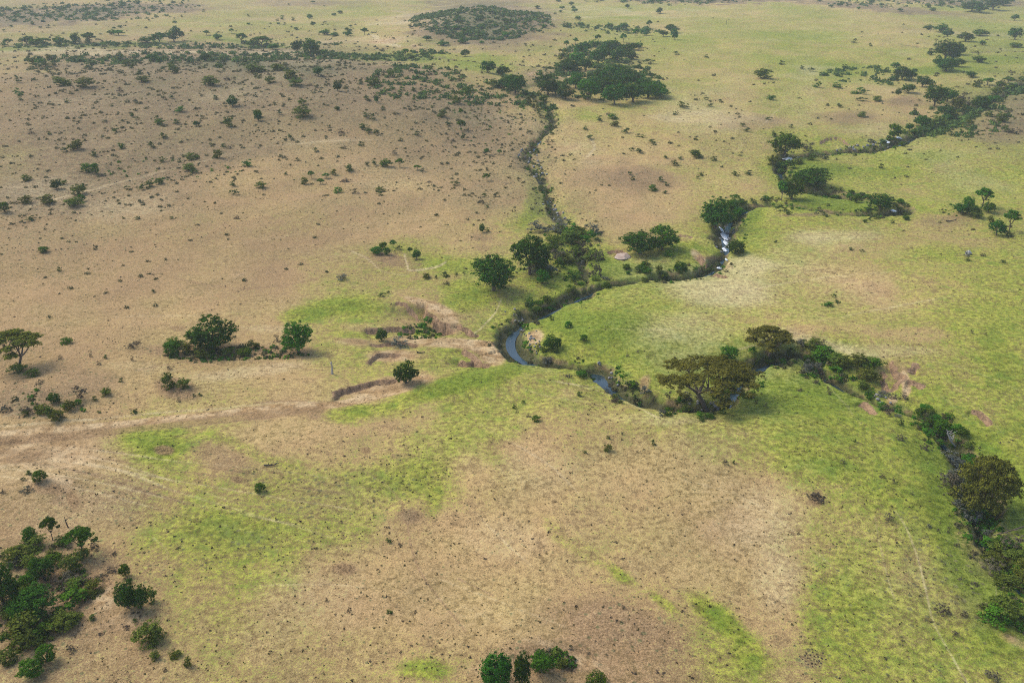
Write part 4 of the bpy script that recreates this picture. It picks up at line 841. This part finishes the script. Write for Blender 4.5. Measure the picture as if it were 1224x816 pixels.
def build_plants():
    rows = [(x, y, w_, h_, k, lab, cat) for x, y, w_, h_, k, lab, cat in T['hand']] + [(x, y, w_, h_, k, None, None) for x, y, w_, h_, k in LIST if w_ > 0]
    A = np.array([(r[0], r[1]) for r in rows]); gx, gy, gz = on_ground(A[:, 0], A[:, 1])
    _, _, dep = project(gx, gy, gz)
    # auto labels: by kind, nearest landmark and rank there
    buckets = {}
    for i, r in enumerate(rows):
        if r[5]: continue
        j = min(range(len(LAND)), key=lambda q: (LAND[q][0] - r[0]) ** 2 + (2 * (LAND[q][1] - r[1])) ** 2)
        buckets.setdefault((KIND[r[4][0]][1], j), []).append(i)
    labels = {}
    for (what, j), L in buckets.items():
        key = lambda i: math.hypot(LAND[j][0] - rows[i][0], 2 * (LAND[j][1] - rows[i][1])); L.sort(key=key)
        for n, i in enumerate(L):
            dx, dy = rows[i][0] - LAND[j][0], rows[i][1] - LAND[j][1]
            where = ('right of' if dx > 0 else 'left of') if abs(dx) > 2 * abs(dy) else ('in front of' if dy > 0 else 'behind')
            if len(L) == 1: labels[i] = (f'{what} {where} the {LAND[j][2]}, the only one', None)
            elif n < 10: labels[i] = (f'{what} {where} the {LAND[j][2]}, {ORD[n]}', None)
            else: labels[i] = (f'{what} farther out from the {LAND[j][2]} than ten like it', None)
    small = sorted([i for i, r in enumerate(rows) if KIND[r[4][0]][0] == 'bush' and not r[5]], key=lambda i: -rows[i][2] * rows[i][3])
    small = set(small[290 - len([1 for r in T['hand'] if r[4][0] in 'KOBS']):])
    mV, mT = [], []
    for i, (x, y, w_, h_, k, lab, cat) in enumerate(rows):
        name, what, c0 = KIND[k[0]]
        key = k if k in PROTO else k + str(random.randrange(4))
        if key not in PROTO: key = k + str(random.randrange(2))
        kind, m1, m2 = PROTO[key]
        s_ = dep[i] / F_PX; W = w_ * s_ * (1.14 if k[0] not in 'AD' else 1.04) * (1.12 if k[0] in 'RGrg' and y < 135 else 1); h_ = h_ * (1.18 if k[0] in 'RGrg' and y < 135 else 1.06); dist = math.hypot(gx[i], gy[i]); dp = math.atan2(CAM_H - gz[i], dist)
        Hh = max((h_ * s_ - .45 * W * math.sin(dp)) / math.cos(dp), .38 * W)
        grp = {'broadleaf_tree': 'leafy trees of the savanna', 'acacia_tree': 'acacias of the savanna', 'bush': 'bushes on the savanna', 'dry_shrub': 'dry shrubs on the savanna', 'columnar_tree': 'dark columnar trees'}[name]
        # contact point: the picture's lower edge of a low plant is its near side
        yy = gy[i] + (W * .32 if kind == 'bush' else W * .12 if k[0] in 'RGrgKC' else 0)
        xx = gx[i]; zz = float(height([xx], [yy])[0]) - .05
        rot = random.uniform(0, 6.28) if not lab or k[0] not in 'A' else random.uniform(-.3, .3)
        if i in small:
            me = PROTO['o' + str(i % 4)][1]; v = np.empty(len(me.vertices) * 3, np.float32); me.vertices.foreach_get('co', v); v = v.reshape(-1, 3)
            t = np.empty(len(me.vertices), np.float32); me.attributes['tone'].data.foreach_get('value', t)
            c, s2 = math.cos(rot), math.sin(rot); v2 = np.stack([(v[:, 0] * c - v[:, 1] * s2) * W + xx, (v[:, 0] * s2 + v[:, 1] * c) * W + yy, v[:, 2] * Hh * 1.15 + zz], 1)
            mV.append(v2); mT.append(t * .7 + .3 * random.random()); continue
        if kind == 'tree':
            e = bpy.data.objects.new(name, None); e.empty_display_size = .5; COL.objects.link(e)
            e.location = (xx, yy, zz); e.rotation_euler = (0, 0, rot); e.scale = (W, W, Hh)
            t = bpy.data.objects.new('trunk', m2); COL.objects.link(t); t.parent = e
            c = bpy.data.objects.new('crown', m1); COL.objects.link(c); c.parent = e
        else:
            e = bpy.data.objects.new(name, m1); COL.objects.link(e)
            e.location = (xx, yy, zz - .04 * Hh); e.rotation_euler = (0, 0, rot); e.scale = (W, W, Hh * 1.15)
        if not lab: lab, cat = labels[i][0], c0
        tag(e, lab, cat or c0, grp)
    V = np.concatenate(mV); o = mesh_obj('distant_small_bushes', V, np.arange(len(V)).reshape(-1, 4), 4, M['far_olive'], attrs={'tone': np.concatenate(mT)})
    tag(o, 'tiny olive green bushes dotted over the far slopes', 'bushes', None, 'stuff')
build_plants()

# ------------------------------------------------------------------ countless low growth: one object each
UNDER = [(45,695,66,50,120),(25,765,36,22,50),(675,300,46,32,230),(715,108,78,24,500),(715,70,44,16,220),(1172,600,30,46,110),(1216,700,20,60,110),(1150,140,60,24,120),(60,490,50,18,45),(300,420,70,9,200),(235,424,40,9,120),
 (500,388,28,9,110),(190,54,220,3.5,320),(450,70,90,4,120),(575,32,84,20,1300),(60,20,90,8,260),(180,10,60,6,160),(280,77,250,9,500),(500,125,60,26,260),(590,150,50,32,300),(1000,440,44,12,120),(1150,256,26,9,70),(730,36,60,5,120),(830,1,80,4,160),(1100,5,110,5,240),(100,18,110,8,240),(1040,90,60,12,80),(200,215,90,14,120),(660,795,26,10,60)]
def in_field(n, tries_y, dens, rng, smin, smax):
    """random ground points with density from the scrub lattice"""
    py = rng.uniform(*tries_y, n * 6); px = rng.uniform(-60, 1284, n * 6)
    return px, py
def build_cover():
    rng = np.random.default_rng(5)
    def points(n, power, dmin, seed, base, rmin=0):
        xs = []; tot = 0; out = []
        while tot < n:
            m = 60000
            r = np.sqrt(rng.uniform(85 ** 2, 1250 ** 2, m)) * rng.random(m) ** .9; r = np.clip(r, 88, 1250); th = rng.uniform(-.56, .56, m)
            x, y = r * np.sin(th), r * np.cos(th); px, py, d = project(x, y, 0)
            s = sample(LS, px, py); cl = .5 + .5 * fbm(x, y, 16, seed, 3)
            keep = (rng.random(m) < (s + base) ** power * np.clip(cl * 2 - .35, .05, 1.3)) & (r > rmin) & (px > -40) & (px < 1264) & (py < 840)
            x, y = x[keep], y[keep]; out.append(np.stack([x, y], 1)); tot += len(x)
        return np.concatenate(out)[:n]
    def clumps(name, label, cat, Pn, mat, leaves, smin, smax, leaf, tall):
        z = height(Pn[:, 0], Pn[:, 1]); n = len(Pn)
        _, _, gully = None, None, None
        size = (smin + (smax - smin) * rng.random(n) ** 2.5) * (np.clip(np.hypot(Pn[:, 0], Pn[:, 1]) / 380, 1, 2.0) if 'far' in label else 1)
        k = np.repeat(np.arange(n), leaves); m = len(k)
        d = rng.normal(size=(m, 3)); d /= np.linalg.norm(d, axis=1)[:, None]; d[:, 2] = np.abs(d[:, 2])
        rad = rng.random(m) ** .5
        Pp = np.stack([Pn[k, 0], Pn[k, 1], z[k]], 1) + d * (rad * size[k])[:, None] * np.array([1, 1, tall])
        nr = d + rng.normal(size=(m, 3)) * .5; nr /= np.linalg.norm(nr, axis=1)[:, None]
        a = np.cross(nr, rng.normal(size=(m, 3))); a /= np.linalg.norm(a, axis=1)[:, None]; b = np.cross(nr, a)
        s = (leaf * size[k] * rng.uniform(.6, 1.4, m))[:, None]
        V = np.stack([Pp - a * s, Pp - b * s * .6, Pp + a * s, Pp + b * s * .6], 1).reshape(-1, 3)
        tone = np.repeat(np.clip(rng.random(n)[k] * .7 + rng.random(m) * .3, 0, 1), 4)
        o = mesh_obj(name, V, np.arange(len(V)).reshape(-1, 4), 4, M[mat], attrs={'tone': tone}); tag(o, label, cat, None, 'stuff')
    clumps('low_scrub', 'low olive scrub dotted over the far slopes and plain', 'scrub', points(4800, 2.4, 0, 90, 0, 260), 'scrub', 24, .35, 1.15, .34, .8)
    G = []
    for (cx, cy, rx, ry, n) in UNDER:
        a = rng.random(n) * 6.283; q = rng.random(n) ** .5; X, Y = unproject(cx + np.cos(a) * q * rx, cy + np.sin(a) * q * ry); G.append(np.stack([X, Y], 1))
    for k, n in ((0, 6500), (1, 1500)):
        L = ST[k]; t = rng.random(n * 3) * (len(L) - 1); i = t.astype(int); f = (t - i)[:, None]
        ln = np.hypot(*(L[i + 1, :2] - L[i, :2]).T); keep = rng.random(n * 3) < ln / 12; i, f = i[keep], f[keep]
        Q = L[i, :2] * (1 - f) + L[i + 1, :2] * f; w_ = L[i, 2]
        T_ = L[i + 1, :2] - L[i, :2]; T_ /= np.linalg.norm(T_, axis=1)[:, None]; o_ = rng.choice([-1, 1], len(Q)) * w_ * (.36 + 1.7 * rng.random(len(Q)) ** 1.7)
        Q = Q + np.stack([-T_[:, 1], T_[:, 0]], 1) * o_[:, None]; Q = Q[:n]
        qx, qy, _ = project(Q[:, 0], Q[:, 1], 0); ok = (qx > -40) & (qx < 1270) & (.5 + .5 * fbm(Q[:, 0], Q[:, 1], 13, 120, 2) > .47)
        for bx, by, rx, ry in ((612, 398, 16, 22), (722, 452, 12, 16), (858, 486, 16, 5), (866, 284, 6, 16), (600, 420, 30, 10), (1058, 480, 14, 10)): ok &= np.hypot((qx - bx) / rx, (qy - by) / ry) > 1
        G.append(Q[ok])
    G = np.concatenate(G); a = rng.random(len(G)) < .55; nearby = np.hypot(G[:, 0], G[:, 1]) < 520
    clumps('bank_undergrowth', 'dark green tangled undergrowth along the water and in the thickets', 'undergrowth', G[a & nearby], 'green', 26, .22, 1.05, .36, .8)
    clumps('bank_undergrowth', 'olive brown tangled undergrowth along the water and in the thickets', 'undergrowth', G[~a & nearby], 'scrub', 26, .22, 1.0, .36, .8)
    clumps('far_thicket', 'far dark green thicket growth on the distant hill and groves', 'thicket', G[~nearby], 'far_olive', 22, .6, 2.2, .36, .8)
    clumps('grass_tussocks', 'dark grass tussocks speckled over the whole savanna', 'grass', points(42000, .8, 0, 95, .12), 'tuft', 7, .07, .24, .55, .8)
    clumps('dry_litter', 'dark dry weeds dotted through the grass', 'weeds', points(9000, 1.0, 0, 99, .08), 'dry', 10, .08, .38, .45, .7)
build_cover()

# ------------------------------------------------------------------ rocks, rapids, dead wood, clods
def rock_mesh(seed, mat):
    import bmesh
    bm = bmesh.new(); bmesh.ops.create_icosphere(bm, subdivisions=3, radius=.5); r = random.Random(seed)
    cuts = [Vector((r.gauss(0, 1), r.gauss(0, 1), r.gauss(0, 1))).normalized() for _ in range(12)]
    for v in bm.verts:
        for c in cuts:
            d = v.co.dot(c) - .36
            if d > 0: v.co -= c * d * .85
        v.co *= 1 + .05 * math.sin(v.co.x * 17 + seed) * math.cos(v.co.y * 15)
    me = bpy.data.meshes.new('boulder'); bm.to_mesh(me); bm.free(); me.materials.append(M[mat]); return me
ROCKM = [rock_mesh(s, 'rock') for s in range(4)]
def place_rock(x, y, w_, h_, me, label, group=None, name='boulder'):
    gx, gy, gz = on_ground(x, y); _, _, d = project(gx, gy, gz); s_ = float(d[0]) / F_PX
    o = bpy.data.objects.new(name, me); COL.objects.link(o); o.scale = (w_ * s_, w_ * s_ * .8, h_ * s_ * 1.2)
    o.location = (gx[0], gy[0], gz[0] + h_ * s_ * .22); o.rotation_euler = (0, 0, random.uniform(0, 3)); tag(o, label, 'rock', group); return o
place_rock(744, 307, 26, 5, rock_mesh(20, 'rock_pink'), 'long flat pinkish boulder under the twin dark trees')
place_rock(1157, 304, 9, 7, rock_mesh(21, 'rock_white'), 'pale rounded boulder on the green slope below the right knoll')
place_rock(701, 310, 6, 6, rock_mesh(22, 'rock_white'), 'small pale boulder in the confluence thicket')
rr_ = random.Random(3)
for n, x0, y0, x1, y1, sx, s0, lab in [(22, 868, 270, 864, 300, 5, 4.5, 'wet grey boulder among the white rapids below the tall round tree'),(26, 1005, 180, 1062, 175, 5, 4, 'dark boulder in the rocky stretch of stream under the right grove'),
    (26, 626, 180, 650, 215, 6, 4, 'dark boulder in the rocky dry gully right of the hillside'),(34, 610, 372, 650, 430, 6, 3.5, 'grey boulder at the stream edge below the blue pool'),
    (8, 1045, 474, 1064, 482, 4, 5, 'grey boulder beside the water at the cattle ford'),(9, 822, 488, 872, 484, 5, 6, 'grey boulder in the water under the huge umbrella acacia'),(12, 655, 240, 672, 262, 4, 4, 'pale boulder in the upper gully above the confluence'),
    (7, 720, 436, 740, 466, 4, 5, 'grey boulder in the dark stream elbow')]:
    for _ in range(n):
        t = rr_.random(); place_rock(x0 + (x1 - x0) * t + rr_.gauss(0, sx), y0 + (y1 - y0) * t + rr_.gauss(0, 2), s0 * rr_.uniform(.5, 1.3), s0 * rr_.uniform(.4, .8), ROCKM[rr_.randrange(4)], lab, 'boulders along the stream: ' + lab.split(' in ')[-1][:40])
# broken white water: a real ruffled sheet lying on the stream
def foam_material():
    m, n, out = new_mat('foam'); tc = N(n, 'ShaderNodeTexCoord').outputs['Object']
    bs = N(n, 'ShaderNodeBsdfPrincipled'); bs.inputs['Roughness'].default_value = .5
    n.links.new(mixc(n, ramp(n, noise(n, tc, 3, 4), .35, .6), (.30, .36, .38), (.85, .87, .88)), bs.inputs['Base Color']); n.links.new(bs.outputs[0], out.inputs[0]); return m
FOAM = foam_material()
def white_water(x, y, w_, h_):
    gx, gy, gz = on_ground(x, y); _, _, d = project(gx, gy, gz); s_ = float(d[0]) / F_PX; dp = math.atan2(CAM_H, float(gy[0]))
    a = w_ * s_ * .5; b = h_ * s_ * .5 / math.sin(dp); V = []; F = []; nn = 22; zc = float(gz[0])
    V.append((0, 0, .25)); 
    for r_ in (.35, .7, 1):
        for k in range(nn):
            q = 2 * math.pi * k / nn; j = rr_.uniform(.75, 1.2); V.append((math.cos(q) * a * r_ * j, math.sin(q) * b * r_ * j, .25 * (1 - r_) + rr_.uniform(0, .08)))
    F = [(0, 1 + k, 1 + (k + 1) % nn) for k in range(nn)]
    for r_ in range(2):
        o0 = 1 + r_ * nn; o1 = o0 + nn
        for k in range(nn): k2 = (k + 1) % nn; F += [(o0 + k, o1 + k, o1 + k2), (o0 + k, o1 + k2, o0 + k2)]
    o = mesh_obj('white_water', V, F, 3, FOAM, smooth=True); o.location = (float(gx[0]), float(gy[0]), zc + .5); tag(o, kind='structure')
for a_ in [(941,192,12,5),(865,284,6,10),(868,293,5,8),(862,276,4,6),(866,300,5,5),(1057,174,9,4),(1073,170,6,3),(1066,257,6,4),(860,322,7,2),(868,312,3,3)]: white_water(*a_)

def wood(name, label, cat, paths, x, y, mat, rot=0, group=None, split=None):
    gx, gy, gz = on_ground(x, y); e = bpy.data.objects.new(name, None); COL.objects.link(e); e.location = (gx[0], gy[0], gz[0]); e.rotation_euler = (0, 0, rot); tag(e, label, cat, group)
    for nm, pp in paths:
        V, F = tubes(pp, 7); mesh_obj(nm, V, F, 4, M[mat], parent=e, smooth=True)
    return e
def fork(base, tip, r0, n, seed, spread=1.0):
    r = random.Random(seed); out = []
    for k in range(n):
        t = .35 + .6 * k / n; p = Vector(base).lerp(Vector(tip), t); L = (Vector(tip) - Vector(base)).length * r.uniform(.2, .45)
        q = p + Vector((r.uniform(-1, 1) * spread, r.uniform(-1, 1) * spread, r.uniform(.1, .9))).normalized() * L
        out.append(limb(p, q, r0 * (1 - t) + .03, .015, .1, rng=r))
    return out
wood('dead_stump', 'bleached upright dead stump standing alone in pale grass', 'stump', [('trunk', [([(0,0,-.2),(.05,0,1),(.1,0,2),(0,.05,2.9),(.12,0,3.3)], [.34,.24,.2,.22,.1])]),('broken_branch', [limb((.02,0,2.4),(-.35,.1,3.1),.12,.04)])], 397, 447, 'pale_bark')
wood('fallen_log', 'short dark fallen log lying on the bare earth above the ball-shaped tree', 'log', [('trunk', [limb((-1.0,0,.25),(1.1,.1,.28),.16,.08)]),('branch', [limb((-.6,0,.3),(-1.2,.2,.8),.08,.03)])], 503, 422, 'dark_wood')
wood('fallen_log', 'dark fallen branchy log in the grass left of centre', 'log', [('trunk', [limb((-1.5,0,.25),(1.1,.3,.5),.16,.07)]),('branch', fork((-1.5,0,.25),(1.1,.3,.5),.12,4,3))], 325, 557, 'dark_wood')
wood('dead_tree', 'bleached leafless tree leaning over the stream thicket above the massive right acacia', 'dead tree', [('trunk', [limb((0,0,-.2),(-2.2,.6,3.6),.2,.07)]),('branch', fork((0,0,-.2),(-2.2,.6,3.6),.16,9,5))], 1142, 532, 'pale_bark')
wood('fallen_log', 'long grey fallen trunk bridging the bank at the right edge', 'log', [('trunk', [limb((-3.2,-.5,.4),(3.0,1.3,1.0),.07,.15,.03)]),('branch', fork((3.0,1.3,1.0),(-3.2,-.5,.4),.08,5,8))], 1206, 640, 'bark')
wood('fallen_log', 'grey fallen trunk lying on grass left of the bleached leafless tree', 'log', [('trunk', [limb((-2.0,0,.2),(1.2,-.2,.25),.12,.07)])], 1128, 527, 'bark')
wood('fallen_log', 'dark fallen log on the right knoll slope', 'log', [('trunk', [limb((-2.2,-.8,.3),(2.4,1.2,.35),.26,.1)])], 1137, 264, 'bark')
wood('dead_stump', 'thin black snag standing behind the small acacia at the bottom left thicket', 'stump', [('trunk', [limb((0,0,-.2),(-.3,0,2.2),.13,.05)]),('branch', [limb((-.2,0,1.5),(.5,.1,2.1),.06,.02)])], 82, 630, 'dark_wood')
wood('dead_stump', 'tiny lone snag far out on the pale plain', 'stump', [('trunk', [limb((0,0,-.2),(.2,0,5),.4,.15)])], 868, 30, 'dark_wood')
for i in range(30):
    a = rr_.uniform(0, 6.28); q = rr_.random() ** .5
    o = place_rock(972 + math.cos(a) * 16 * q, 787 + math.sin(a) * 11 * q, rr_.uniform(1.8, 3.4), rr_.uniform(.8, 1.5), None, None) if False else None
CL = [rock_mesh(40 + s, 'clod') for s in range(2)]
for i in range(26):
    a = i * 2.4; q = math.sqrt((i + .5) / 26)
    o = place_rock(972 + math.cos(a) * 16.5 * q + rr_.gauss(0, .8), 787 + math.sin(a) * 10.5 * q + rr_.gauss(0, .6), rr_.uniform(1.8, 3.2), rr_.uniform(.7, 1.3), CL[i % 2], 'dark soil clod in the round bare patch near the bottom right', 'dark clods in the round bare patch', 'soil_clod')
    o['category'] = 'clod'

# ------------------------------------------------------------------ haze
if HAZE:
    import bmesh
    bm = bmesh.new(); bmesh.ops.create_cube(bm, size=1); me = bpy.data.meshes.new('haze'); bm.to_mesh(me); bm.free()
    zlo, zhi = -40.0, 125.0
    o = bpy.data.objects.new('haze', me); COL.objects.link(o); o.scale = (18400, 18400, zhi - zlo); o.location = (0, 0, (zlo + zhi) / 2)
    m, n, out = new_mat('haze'); v = N(n, 'ShaderNodeVolumePrincipled'); v.inputs['Density'].default_value = HAZE
    v.inputs['Color'].default_value = (.84, .94, 1, 1); v.inputs['Anisotropy'].default_value = .0
    n.links.new(v.outputs[0], out.inputs['Volume']); me.materials.append(m); tag(o, kind='stuff')
